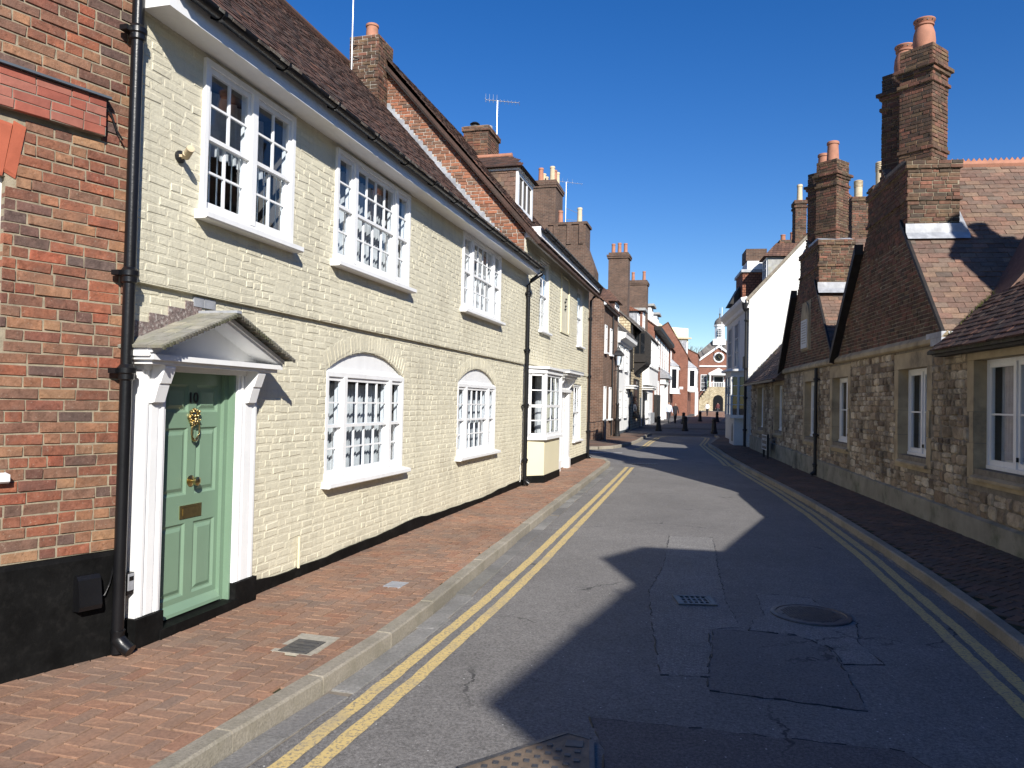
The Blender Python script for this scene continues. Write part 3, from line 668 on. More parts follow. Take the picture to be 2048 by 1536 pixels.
for (ax, ay), (bx_, by) in zip(KRs, KRs[1:]): rpm.poly([(ax,ay,zg(ay)-.010),(ax+6.5,ay-1.0,zg(ay)-.010),(bx_+6.5,by-1.0,zg(by)-.010),(bx_,by,zg(by)-.010)])
rpf = MB()
for (ax, ay), (bx_, by) in zip(KRs, KRs[1:]):
    if ay > 31.5: rpf.poly([(ax,ay,zg(ay)-.001),(ax+6.5,ay-1.0,zg(ay)-.001),(bx_+6.5,by-1.0,zg(by)-.001),(bx_,by,zg(by)-.001)])
rp = structure(rpm.build('right_pavement', M['joint']))
def kr_n(s):
    ks = [(-16,-2.6),(-6.5,-1.98),(-3.8,-1.70),(-1.8,-1.55),(1.3,-1.42),(5.2,-1.34),(9,-1.38),(13,-1.43),(18,-1.5),(21,-1.45),(24.6,-1.3)]
    for (a, b), (c, d) in zip(ks, ks[1:]):
        if a <= s <= c: return b+(d-b)*(s-a)/(c-a)
    return 1
d1 = az(RTA); lst = []; c45 = math.cos(math.pi/4)
def inr(a, b):
    s, n = (a-b)*c45, (a+b)*c45
    return -5.5 < s < 24 and kr_n(s)+.05 < n < .2
u1 = ((d1[0]+d1[1])*c45, (d1[1]-d1[0])*c45); u2 = ((d1[1]-d1[0])*c45, -(d1[0]+d1[1])*c45)
for a, b, w_, h_, r in herring(inr, -70, 180, -190, 70, seed=2):
    s, n = (a-b)*c45, (a+b)*c45; x, y = rtp(s, n); e = u1 if w_ > h_ else u2
    lst.append((x, y, max(w_,h_)-.013, min(w_,h_)-.013, r.uniform(-.003,.003), r.uniform(-.01,.01), e[0], e[1]))
flat_pieces(rp, lst, 'paver', M['paverdark'], .04, 'paving_brick'); rpf.build('far_paving', M['paverdark'], rp)
flm = MB(); KFs = smooth(KF, 4)
for (ax, ay), (bx_, by) in zip(KFs, KFs[1:]): flm.poly([(ax-9,ay+3,zg(ay)),(ax,ay,zg(ay)),(bx_,by,zg(by)),(bx_-9,by+3,zg(by))])
structure(flm.build('far_left_pavement', M['paverdark']))
pst = strip([(45.4,-12,40),(60,-12,60),(90,-10,90),(140,0,120),(170,0,140)], .0)
pst.poly([(-12,43.6,zg(43.6)-.085),(40,43.6,zg(43.6)-.085),(40,45.4,zg(45.4)),(-12,45.4,zg(45.4))]); structure(pst.build('paved_street', M['setts']))
# the strip of light paving towards the town hall
sheet([(14.5,62),(20,84),(33,128),(39,127),(24,84),(17.5,64)], .004, 'footway', M['paver']).__setitem__('kind', 'structure')
# ---- iron covers
def cover_frame(name, label, pts, z, mat, cat, dots):
    o = MB().prism_z(pts, z-.02, z).build(name, mat); tag(o, label, cat); return o
g = bpy.data.objects.new('drain_grate', None); COL.objects.link(g); tag(g, 'rectangular iron drain grate in the middle of the road', 'drain cover')
g.matrix_basis = Matrix.Translation((1.87, 7.54, -.0985)) @ Matrix.Rotation(math.radians(-2), 4, 'Z')
f = MB().box(-.19,.19,-.17,-.135,-.02,.006).box(-.19,.19,.135,.17,-.02,.006).box(-.19,-.145,-.135,.135,-.02,.006).box(.145,.19,-.135,.135,-.02,.006)
f.build('frame', M['iron'], g); MB().box(-.145,.145,-.135,.135,-.03,-.028).build('pit', M['black'], g)
for k in range(6): bx('bar', M['iron'], g, -.135+k*.054-.011, -.135+k*.054+.011, -.135, .135, -.025, .003)
for k in (-.05, .05): bx('bar', M['iron'], g, -.145, .145, k-.012, k+.012, -.025, .001)
mh = bpy.data.objects.new('manhole_cover', None); COL.objects.link(mh); tag(mh, 'round iron manhole cover with a studded face in the road', 'manhole cover')
mh.matrix_basis = Matrix.Translation((2.865, 7.12, -.0990))
MB().lathe(0,0,[(.36,-.03),(.36,.004),(.345,.008),(.315,.008),(.31,.0)],48).build('frame', M['iron'], mh)
MB().lathe(0,0,[(.305,-.03),(.305,.004),(.28,.004)],48).build('lid', M['iron'], mh)
st = MB()
for i in range(-9, 10):
    for j in range(-9, 10):
        x, y = i*.029, j*.029
        if math.hypot(x, y) < .262: st.box(x-.010, x+.010, y-.010, y+.010, .003, .009)
o = st.build('studs', M['iron'], mh); o['kind'] = 'stuff'
ac = bpy.data.objects.new('access_cover', None); COL.objects.link(ac); tag(ac, 'worn rusty diamond-studded access cover at the near edge of the road', 'access cover')
ac.matrix_basis = Matrix.Translation((0.38, 4.43, -.0935)) @ Matrix.Rotation(math.radians(36.5), 4, 'Z')
# local: corner at origin; x- runs to the left-near, y- to the right-near
out = [(0,0),(-.09+.16,-.115),(-.10,-.62),(-.62,-.62),(-.62,0)]
MB().prism_z([(.0,.012),(.052,-.1135),(-.50,-.72),(-.75,-.60),(-.75,.012)], -.03, .002).build('lid', M['rustiron'], ac)
fm = MB()
ring = [(.0,.012),(.052,-.1135),(-.50,-.72),(-.75,-.60),(-.75,.012)]
for (a, b) in zip(ring, ring[1:]+ring[:1]):
    va, vb = Vector((*a,0)), Vector((*b,0)); d = (vb-va).normalized(); n = Vector((-d.y,d.x,0))*.028
    fm.add([(va.x,va.y,-.03),(vb.x,vb.y,-.03),(vb.x+n.x,vb.y+n.y,-.03),(va.x+n.x,va.y+n.y,-.03),(va.x,va.y,.006),(vb.x,vb.y,.006),(vb.x+n.x,vb.y+n.y,.006),(va.x+n.x,va.y+n.y,.006)],[(4,5,6,7),(0,1,5,4),(1,2,6,5),(2,3,7,6),(3,0,4,7)])
fm.build('frame', M['iron'], ac)
k = 0
for i in range(9):
    for j in range(9):
        x, y = -.03-i*.075, -.04-j*.075
        if (i, j) in ((0,0),(0,1),(1,1),(1,0)): continue
        if x > .0+.91*(y+.1135): continue
        MB().prism_z([(x-.022,y),(x,y-.022),(x+.022,y),(x,y+.022)], .001, .008).build('stud', M['iron'], ac); k += 1
MB().prism_z([(-.12,-.10),(-.05,-.17),(.005,-.12),(-.06,-.05)], .001, .007).build('keyhole_plate', M['iron'], ac)
gy = bpy.data.objects.new('gully_grate', None); COL.objects.link(gy); tag(gy, 'long dark gully grate at the mouth of the side street', 'drain cover')
gy.matrix_basis = Matrix.Translation((4.35, 24.3, zg(24.3)-.104)) @ Matrix.Rotation(math.radians(-6), 4, 'Z')
MB().box(-.42,.42,-.22,.22,-.02,.004).build('frame', M['iron'], gy)
for k in range(9): bx('bar', M['blackmat'], gy, -.36+k*.09-.02, -.36+k*.09+.02, -.17, .17, .003, .008)
c1 = bpy.data.objects.new('pavement_cover', None); COL.objects.link(c1); tag(c1, 'small dark cover set in a pale concrete patch in the brick pavement', 'access cover')
c1.matrix_basis = Matrix.Translation((*crp(.58,1.19), .0)) @ Matrix.Rotation(math.radians(90-CRA), 4, 'Z')
MB().box(-.215,.215,-.165,.165,-.03,.001).build('concrete_surround', M['concrete'], c1)
MB().box(-.205,.08,-.12,.11,-.02,.005).build('lid', M['iron'], c1)
for k in range(4): bx('rib', M['iron'], c1, -.17+k*.065, -.165+k*.065, -.09, .08, .004, .008)
c2 = MB().box(-.11,.11,-.09,.09,-.02,.005).build('stop_tap_cover', M['lead']); tag(c2, 'small pale metal square set in the brick pavement farther along', 'access cover')
c2.matrix_basis = Matrix.Translation((-1.11, 7.50, .0)) @ Matrix.Rotation(math.radians(90-CRA), 4, 'Z')
# ================================================================ red brick house at the left edge
rh = empty('red_brick_house', 'red brick house with black plinth at the left edge of the picture', 'house', (-2.80,5.36), 35.0)
wh = [(-1.95,-.768,1.335,3.21)]
mb = wall_panel(MB(), -6, .03, -.3, 7.6, wh, .009, .2); mb.box(-6, .03, 1.4, 6, -.3, 7.6)
mb.build('wall', M['mortar'], rh)
holes = wh+[(-2.05,-.705,3.2,3.40),(-2.08,-.665,3.40,3.57),(-1.95,-.185,3.63,3.895)]
pieces('brick', 'brick', M['redbrick'], rh, [(wall_frame(), courses(.735, 6.4, lambda z: (-2.4,.03), holes, .0755, .224, .010, 11, .0, .004, 'random', .010, .002))], .05)
MB().prism_x([(-.03,-.3),(-.03,.70),(-.012,.728),(.02,.735),(.02,-.3)], -6, .02).build('plinth', M['bitumen'], rh)
MB().box(-1.95,-.185,-.05,.01,3.63,3.885).build('string_band', M['mortardark'], rh)
pieces('band_brick', 'brick', M['bandbrick'], rh, [(wall_frame(-.05), courses(3.63, 3.89, lambda z: (-1.95,-.185), (), .065, .215, .005, 4, .006, .001, 'random', .0))], .03, 60)
MB().prism_x([(-.085,3.888),(-.08,3.905),(.01,3.93),(.01,3.888)], -1.95, -.165).build('lead_strip', M['grey'], rh)
sets = []
for k in range(16):                                              # flat gauged arch, its bricks leaning outward
    t = k/15; xb, xt = -.750-.075*k, -.698-.079*k
    a = math.atan2(xt-xb, .345); sets.append((wall_frame(), [((xb+xt)/2, 3.388, .074, .345, .006, -a)]))
pieces('arch_brick', 'brick', M['gauged'], rh, sets, .04, 40)
sash_window(rh, -1.95, -.768, 1.335, 3.21, [(1,3)], .06, sillproud=.13, curtain='net', sillh=.06, over=.06)
v = MB().prism_x([(-.03,.36),(-.115,.37),(-.125,.40),(-.095,.575),(-.07,.60),(-.03,.60)], -.285, -.135).build('vent_box', M['black'], rh); v['label'] = 'black plastic box on the plinth'
MB().tube([(-.135,-.05,.42),(-.09,-.06,.44),(-.05,-.05,.52),(-.03,-.05,.62)], .006, 6).build('cable', M['black'], rh)
MB().tube([(-.19,-.02,3.86),(-.14,-.03,3.80),(-.10,-.03,3.70),(-.06,-.04,3.64)], .007, 6).build('cable', M['black'], rh)
bx('roof', M['tile_dark'], rh, -6.2, .05, -.1, 6, 7.6, 7.8)
# ================================================================ cream painted brick cottage
ch = empty('cream_cottage', 'cream painted brick cottage with a green front door, nearest on the left', 'house', CRO, CRA)
UPW = [(.69,2.04,3.34,4.60),(2.89,4.93,3.355,4.60),(7.16,9.38,3.37,4.64)]
LOW = [(2.90,5.0,.925,2.13),(7.22,9.41,.915,2.12)]
DOOR = (.33,1.22,.0,2.06); LEN = 11.5
def arch_geo(x0, x1, spring, crown):
    c = (x1-x0)/2; s_ = crown-spring; R = (c*c+s_*s_)/(2*s_); return (x0+x1)/2, crown-R, R, math.asin(c/R)
ARCH = [(2.90,5.0,2.145,2.405),(7.22,9.41,2.14,2.41)]
lo_h = list(LOW)+[DOOR]; panel_h = [DOOR]
mb = MB()
for w_, a in zip(LOW, ARCH): panel_h.append((w_[0], w_[1], w_[2], a[3]))
wall_panel(mb, 0, LEN, -.3, 2.662, panel_h, .003, .16)
ahole = []; vous = []
for x0, x1, sp, cw in ARCH:
    cx, cz, R, th = arch_geo(x0, x1, sp, cw)
    for sg in (-1, 1):                                            # masonry between the arch and the square opening
        pts = [(cx+sg*(x1-x0)/2, cw)]+[(cx+sg*R*math.sin(th*i/10), cz+R*math.cos(th*i/10)) for i in range(11)]
        pts = pts if sg < 0 else pts[::-1]
        mb.prism_y(pts[::-1], .006, .1)
    z = sp-.03
    while z < cw+.24:
        zz = z+.0125; q = (R+.228)**2-(zz-cz)**2
        if q > 0: hw = min(math.sqrt(q), (zz-cz)*math.tan(th)); ahole.append((cx-hw, cx+hw, z-.02, z+.045))
        z += .025
    n = int(2*th*(R+.1)/.077)
    for k in range(n):
        a = -th+(k+.5)*2*th/n; rr = R+.115; vous.append((cx+rr*math.sin(a), cz+rr*math.cos(a), .071, .222, -.0008+random.uniform(-.0015,.0015), -a, 0))
mb.box(0, LEN, -.040, .006, 2.661, 2.672)
wall_panel(mb, 0, LEN, 2.672, 4.66, UPW, -.042, .16)
mb.box(0, LEN, 1.35, 8.0, -.3, 4.66)
mb.build('wall', M['cream'], ch)
lowb = courses(.11, 2.66, lambda z: (0.0, LEN), lo_h+ahole, .075, .226, .008, 21, .0004, .0022, 'random', .018, .004)
upb = courses(2.665, 4.66, lambda z: (0.0, LEN), UPW, .075, .226, .008, 22, .0004, .0022, 'random', .018, .004)
pieces('brick', 'paint', M['cream'], ch, [(wall_frame(.0), lowb+vous), (wall_frame(-.045), upb)], .013)
# black painted foot of the wall, rising and falling a little
mb = MB(); xs = [1.5+i*.25 for i in range(41)]; r = random.Random(2)
top = [(x, .10+.02*math.sin(x*1.3)+r.uniform(-.012,.012)+(.03 if 3 < x < 6 else 0)) for x in xs if x <= LEN]
mb.prism_y([(1.5,-.3),(LEN,-.3)]+top[::-1], -.022, .02); mb.box(.0,.06,-.02,.02,-.3,.12)
mb.build('painted_foot', M['bitumen'], ch)
for i, (u, lt, rows, cur) in enumerate([(UPW[0], [(1,2),(1,2)], (2,2), 'blind'), (UPW[1], [(.34,1),(1,4),(.34,1)], (2,2), 'sides'), (UPW[2], [(.34,1),(1,4),(.34,1)], (2,2), 'sides')]):
    sash_window(ch, *u, lt, -.075, rows, curtain=cur, sillproud=.09, fr=.05)
for (u, a) in zip(LOW, ARCH):
    W = sash_window(ch, u[0], u[1], u[2], u[3], [(.30,1),(1,4),(.30,1)], -.005, (2,2), curtain='sides', sillproud=.11, fr=.05)
    cx, cz, R, th = arch_geo(*a); R2 = R-.004
    pts = [(cx+R2*math.sin(th*(i/12-1)), cz+R2*math.cos(th*(i/12-1))) for i in range(25)]
    MB().prism_y([(a[0]+.004,u[3])]+pts+[(a[1]-.004,u[3])], .045, .07).build('arched_head_board', M['white'], W)
    bx('head_rail', M['white'], W, a[0]+.004, a[1]-.004, .02, .07, u[3], u[3]+.035)
# the patch of bare brick stepped above the porch
mb = MB()
for x0, x1, z0, z1 in [(.015,.22,2.17,2.38),(.22,.42,2.24,2.455),(.42,.61,2.32,2.53),(.61,.80,2.40,2.60)]: mb.box(x0,x1,-.012,.0,z0,z1)
mb.build('bare_brick_patch', M['raw'], ch)
for x0, x1 in ((.70,.82),(.83,.97)): bx('grey_brick', M['lead'], ch, x0, x1, -.016, .0, 2.565, 2.645)
# doorcase
dc = MB()
for x0, x1 in ((.08,.33),(1.22,1.50)):
    dc.box(x0,x1,-.085,.02,.20,2.10); dc.box(x0+.03,x0+.055,-.10,-.084,.22,2.06); dc.box(x1-.055,x1-.03,-.10,-.084,.22,2.06); dc.box(x0+.09,x1-.09,-.095,-.084,.22,2.06)
dc.box(.33,1.22,-.075,.02,2.03,2.10)
DC = dc.build('door_surround', M['white'], ch)
for x0, x1 in ((.055,.335),(1.215,1.525)): bx('plinth_block', M['bitumen'], DC, x0, x1, -.12, .02, -.1, .215)
for xc in (.205,1.36):
    MB().prism_x([(-.086,2.07),(-.215,2.07),(-.225,2.04),(-.185,1.925),(-.172,1.92),(-.17,1.905),(-.135,1.785),(-.086,1.775)], xc-.055, xc+.055).build('bracket', M['white'], DC)
bx('doorstep', M['bitumen'], ch, .30, 1.25, -.13, .06, -.1, .075)
# door leaf, with its panels sunk and their fields raised
X0, X1, Z0, Z1, Y = .395, 1.15, .085, 2.03, .035
PAN = [(.455,.735,1.70,1.925),(.835,1.105,1.70,1.925),(.455,.735,1.03,1.575),(.835,1.105,1.03,1.575),(.455,.735,.215,.80),(.835,1.105,.215,.80)]
dm = wall_panel(MB(), X0, X1, Z0, Z1, PAN, Y, .018); dm.box(X0, X1, Y+.02, Y+.05, Z0, Z1)
D = dm.build('door', M['green'], ch, label='sage green panelled front door')
for a, b, c, d in PAN:
    p = MB(); i1, i2, i3 = .018, .03, .058; A = [(a,c),(b,c),(b,d),(a,d)]
    def ringp(i, y): return [(a+i,y,c+i),(b-i,y,c+i),(b-i,y,d-i),(a+i,y,d-i)]
    R1, R2, R3, R4 = ringp(.0,Y+.002), ringp(i1,Y+.016), ringp(i2,Y+.016), ringp(i3,Y+.002)
    p.v = R1+R2+R3+R4
    for k in range(3):
        for q in range(4): p.f.append((k*4+q, k*4+(q+1)%4, k*4+4+(q+1)%4, k*4+4+q))
    p.f.append((12,13,14,15)); p.build('door_panel', M['green'], D)
MB().prism_x([(Y+.005,.175),(Y-.045,.115),(Y-.05,.09),(Y+.005,.085)], X0, X1).build('weather_bar', M['green'], D)
jm = MB().box(.33,.395,-.0,.06,.075,2.03).box(1.15,1.22,-.0,.06,.075,2.03).box(1.20,1.22,-.06,.0,.075,2.03).box(.33,.345,-.06,.0,.075,2.03); jm.build('door_frame', M['green'], ch)
cxd = .785
mesh_text('10', .125, .004, 'house_number', M['blackmat'], D, Matrix.Translation((cxd,Y-.006,1.815)) @ Matrix.Rotation(math.pi/2, 4, 'X'))
# lion-head knocker
kb = MB(); r = random.Random(4)
kb.lathe(0,0,[(.052,0),(.055,.012),(.05,.026),(.034,.036),(.018,.04)],14); kb.xf(Matrix.Translation((cxd,Y,1.655)) @ Matrix.Rotation(math.pi/2,4,'X') @ Matrix.Diagonal((1,1.15,1,1)))
for k in range(18):                                               # mane tufts
    a = k*2*math.pi/18; rr = .048+.010*(k%2); st_ = len(kb.v)
    kb.lathe(0,0,[(.013,0),(.010,.014),(.003,.022)],6); kb.xf(Matrix.Translation((cxd+rr*math.cos(a),Y-.008-.006*(k%3),1.66+rr*1.15*math.sin(a))) @ Matrix.Rotation(math.pi/2,4,'X'), st_)
for dx, dz, s_ in ((0,-.012,.017),(-.013,-.03,.015),(.013,-.03,.015),(-.018,.018,.012),(.018,.018,.012),(-.036,.052,.014),(.036,.052,.014)):
    st_ = len(kb.v); kb.lathe(0,0,[(s_*.9,0),(s_,.01),(s_*.6,.02),(s_*.2,.024)],8); kb.xf(Matrix.Translation((cxd+dx,Y-.03,1.655+dz)) @ Matrix.Rotation(math.pi/2,4,'X'), st_)
K = kb.build('knocker', M['brass'], D, smooth=True)
rp_ = [(cxd+.048*math.sin(a)*(1 if a < math.pi else 1), Y-.036-.004*math.cos(a), 1.555+.085*math.cos(a)) for a in [i*2*math.pi/20 for i in range(21)]]
MB().tube(rp_, [.0075+.005*(abs(i-10)<3) for i in range(21)], 8).build('knocker_ring', M['brass'], K, smooth=True)
kn = MB().lathe(0,0,[(.045,0),(.047,.006),(.03,.012),(.014,.016),(.013,.04),(.03,.05),(.037,.062),(.036,.075),(.022,.084),(.006,.086)],20); kn.xf(Matrix.Translation((cxd,Y,1.138)) @ Matrix.Rotation(math.pi/2,4,'X'))
kn.build('door_knob', M['brass'], D, smooth=True)
lpz = MB().box(.665,.925,Y-.008,Y,.838,.945).box(.695,.895,Y-.013,Y-.007,.862,.92); LPT = lpz.build('letter_plate', M['brass'], D)
# porch pediment
pm = MB(); cx = .79; hw = .84; zb = 2.175; zt = 2.50; y0, y1 = -.36, -.0
def rake(o0, o1, ya, yb, mbx):
    dz = lambda o: o
    mbx.prism_y([(cx-hw,zb+o0),(cx,zt+o0),(cx+hw,zb+o0),(cx+hw,zb+o1),(cx,zt+o1),(cx-hw,zb+o1)], ya, yb)
rake(-.06, .0, -.255, -.01, pm); rake(-.035, .0, -.275, -.255, pm)
pm.prism_y([(cx-hw+.03,zb-.045),(cx,zt-.04),(cx+hw-.03,zb-.045)][::-1], -.06, -.02)
pm.box(cx-hw+.02, cx+hw-.02, -.27, .0, zb-.085, zb-.045); pm.box(cx-hw+.05, cx+hw-.05, -.235, .0, zb-.115, zb-.085); pm.box(.07,1.51,-.11,.0,2.02,zb-.115)
PD = pm.build('porch_pediment', M['white'], ch)
for sg in (-1, 1):
    sets = []
    u = Vector((sg*hw, 0, zb-zt)); L = u.length; a = math.atan2(zt-zb, hw)
    n = 9
    for k in range(n):
        for j in range(3):
            t = (k+.5)/n; fr = Matrix.Translation((cx+sg*hw*1.03*t, -.375+.125*(j+.5), zt+.012-(zt-zb)*1.03*t)) @ Matrix.Rotation(sg*a, 4, 'Y')
            sets.append((fr, [(0,0,L*1.03/n-.004,.121,.012+.003*((k+j)%2))]))
    pieces('slate', 'tile', M['porchslate'], ch, sets, .022, 60)
th_ = MB(); nT = 26
for sg in (-1, 1):
    for k in range(nT):
        t = (k+.5)/nT; x = cx+sg*hw*1.02*t; z = zt-(zt-zb)*1.02*t
        th_.box(x-.009, x+.009, -.384, -.370, z-.012-.005*(k%2), z+.012)
th_.build('slate_edge', M['stoneslate'], ch)
bx('porch_lead', M['lead'], ch, cx-.03, cx+.03, -.38, .0, zt+.012, zt+.034)
# eaves
ev = MB().box(-.02, LEN+.04, -.30, -.04, 4.645, 4.66).box(-.02, LEN+.04, -.315, -.30, 4.625, 4.80).box(-.035,-.02,-.315,-.04,4.625,4.86)
ev.build('fascia', M['white'], ch)
gutter(ch, .12, LEN+.04, -.385, 4.79, .06)
rf = MB().prism_x([(-.40,4.77),(.25,5.05),(4.25,9.53),(8.4,4.8)], -.02, LEN-.005); rf.build('roof', M['tile_dark'], ch)
main = tiles(0, LEN-.02, 0, 6.02, .168, .102, None, 1); eav = tiles(0, LEN-.02, -.02, .71, .168, .102, None, 2)
pieces('roof_tile', 'tile', M['tile_dark'], ch, [(roof_frame((0,.25,5.055),(1,0,0),(0,1,1.12)), main)], .02)
pieces('eave_tile', 'tile', M['tile_lichen'], ch, [(roof_frame((0,-.40,4.775),(1,0,0),(0,.65,.28)), eav)], .024, 120)
MB().tube([(x,4.25,9.58) for x in (0,LEN)], .09, 8).build('ridge_tiles', M['tile_dark'], ch)
downpipe(ch, -.075, -.085, .02, 5.0, .041, (1.99,2.68,4.42), True)
MB().tube([(-.02,-.06,4.4),(-.022,-.06,.55),(-.01,-.05,.35)], .006, 6).build('cable', M['black'], ch)
# small fittings on the wall
kx = MB().box(.005,.075,-.075,-.02,.40,.555); KS = kx.build('key_safe', M['black'], ch); bx('key_safe_face', M['lead'], KS, .015, .068, -.082, -.075, .43, .55); bx('key_safe_window', M['black'], KS, .022, .06, -.085, -.082, .50, .53)
dvc = MB().tube([(.44,-.05,3.70),(.44,-.09,3.70),(.40,-.13,3.71)], .02, 8).tube([(.445,-.1,3.70),(.375,-.20,3.735)], .03, 10); dvc.lathe(.44,-.06,[(.035,3.69),(.035,3.71)],10); LC = dvc.build('wall_lamp', M['buffpot'], ch, smooth=True)
MB().lathe(0,0,[(.05,0),(.05,.02),(.03,.03)],12).xf(Matrix.Translation((.44,-.04,3.70)) @ Matrix.Rotation(math.pi/2,4,'X')).build('lamp_base', M['blackmat'], LC)
MB().tube([(2.38,-.03,.42),(2.38,-.03,.10)], .014, 8).build('overflow_pipe', M['cream2'], ch)
r = random.Random(8)
MB().tube([(11.30+.03*math.sin(i*1.1),-.03-.01*(i%2),.10+i*.07) for i in range(10)], .006, 5).build('loose_cable', M['render'], ch)
# ================================================================ taller cream house with the brick gable and dormer
gh = empty('gabled_cream_house', 'taller cream house with bay window, white doorway and brick gable beyond the cottage', 'house', (CRO[0]+az(CRA)[0]*11.5, CRO[1]+az(CRA)[1]*11.5), CRA)
G = 8.5
zc = lambda y: 5.64+1.155*y; zbf = lambda y: 4.84+1.12*y
H2 = [(1.45,2.5,3.58,5.34),(6.43,7.45,3.6,5.34),(6.05,7.40,.72,2.40),(3.72,4.92,-.05,2.35),(.62,2.72,.98,2.55)]
mb = wall_panel(MB(), 0, G, -.3, 5.50, H2, .006, .16)
mb.poly([(0,0,-.3),(0,0,5.5),(0,3.95,10.15),(0,7.9,5.5),(0,7.9,-.3)]); mb.poly([(G,0,-.3),(G,7.9,-.3),(G,7.9,5.5),(G,3.95,10.15),(G,0,5.5)]); mb.box(0.01,G-.01,1.4,7.9,-.3,5.5)
mb.build('wall', M['cream'], gh)
fb = courses(.15, 2.72, lambda z: (0,G), H2, .075, .226, .008, 31, .002, .002, 'random', .015, .003)+courses(2.75, 5.48, lambda z: (0,G), H2+[(3.95,5.07,3.77,5.32)], .075, .226, .008, 32, .002, .002, 'random', .015, .003)
pieces('brick', 'paint', M['cream'], gh, [(wall_frame(0), fb)], .013, 120)
bx('string_course', M['cream'], gh, 0, G, -.028, .01, 2.70, 2.79)
bn = MB().box(3.95,5.07,.02,.03,3.77,5.32).box(3.93,3.99,-.03,.02,3.75,5.34).box(5.03,5.09,-.03,.02,3.75,5.34).box(3.99,5.03,-.03,.02,3.75,3.80).box(3.99,5.03,-.03,.02,5.29,5.34); bn.build('blind_window', M['cream2'], gh)
for zz, dx in ((4.72,.1),(4.62,-.02),(4.52,.05),(4.42,.0)): bx('hook', M['blackmat'], gh, 4.48+dx, 4.60+dx, -.03, .02, zz, zz+.03)
MB().prism_y([(0,-.3),(.0,.10),(.45,.10),(.45,-.3)], -.02, .02).build('painted_foot', M['bitumen'], gh)
bx('painted_foot', M['bitumen'], gh, 5.0, G, -.025, .02, -.3, .20)
mbp = mb
gb = courses(4.75, 9.98, lambda z: (max(-(z-.10-4.84)/1.12, -4.0), min(-(z+.06-5.64)/1.155, -.03)) if z > 4.9 else None, (), .0755, .224, .012, 41, .0, .004, 'random')
MB().poly([(-.004,y,z) for y,z in [(0,4.6),(4.1,9.25),(4.1,10.1),(3.95,10.1),(0,5.55)]]).build('gable_mortar', M['mortarlight'], gh)
pieces('gable_brick', 'brick', M['orangebrick'], gh, [(side_frame(-.016,-1), gb)], .03)
for k in range(30):                                               # stepped lead flashing along the cottage roof
    y = .02+k*.118; z = zbf(y)
    if y > 3.5: break
    MB().add([(-.030,y-.02,z-.06),(-.022,y+.15,z+.10),(-.022,y+.15,z+.155+.02),(-.024,y-.0,z+.165)], [(0,1,2,3)]).add([(-.03,y-.02,z-.06),(-.13,y-.02,z-.045),(-.13,y+.13,z+.115),(-.025,y+.14,z+.10)],[(0,1,2,3)]).build('flashing', M['lead'], gh)
rf = MB().prism_x([(-.36,5.30),(-.36,5.38),(3.95,10.22),(8.2,5.3),(8.1,5.3),(3.95,10.12),(-.27,5.30)], -.13, G+.12); rf.build('roof', M['tile_dark'], gh)
pieces('roof_tile', 'tile', M['tile_far_p'] if 'tile_far_p' in M else M['tile_dark'], gh, [(roof_frame((-.13,-.36,5.40),(1,0,0),(0,1,1.155)), tiles(0, G+.25, 0, 6.5, .168, .105, lambda u, v: not (3.1 < u < 4.95 and 1.55 < v < 4.3), 5))], .02, 200)
for k in range(58):
    pass
MB().prism_x([(-.30,5.28),(-.30,5.33),(3.95,10.14),(3.95,10.07)], -.13, -.10).build('verge_board', M['timber'], gh)
MB().tube([(-.13,3.95,10.25),(G+.12,3.95,10.25)], .10, 8).build('ridge_tiles', M['tile_red'], gh)
ev = MB().box(-.0, G+.02, -.33, -.0, 5.49, 5.505).box(-.0, G+.02, -.345, -.33, 5.47, 5.66).prism_x([(-.345,5.47),(-.345,5.70),(.0,5.70),(.0,5.47)], -.03, .0)
ev.build('fascia', M['white'], gh); gutter(gh, -.05, G+.05, -.41, 5.66, .06)
for u in (H2[0], H2[1]): sash_window(gh, *u, [(1,2)], .03, (2,2), curtain='net', sillproud=.12)
sash_window(gh, *H2[2], [(1,3)], .03, (2,2), curtain='sides', sillproud=.12)
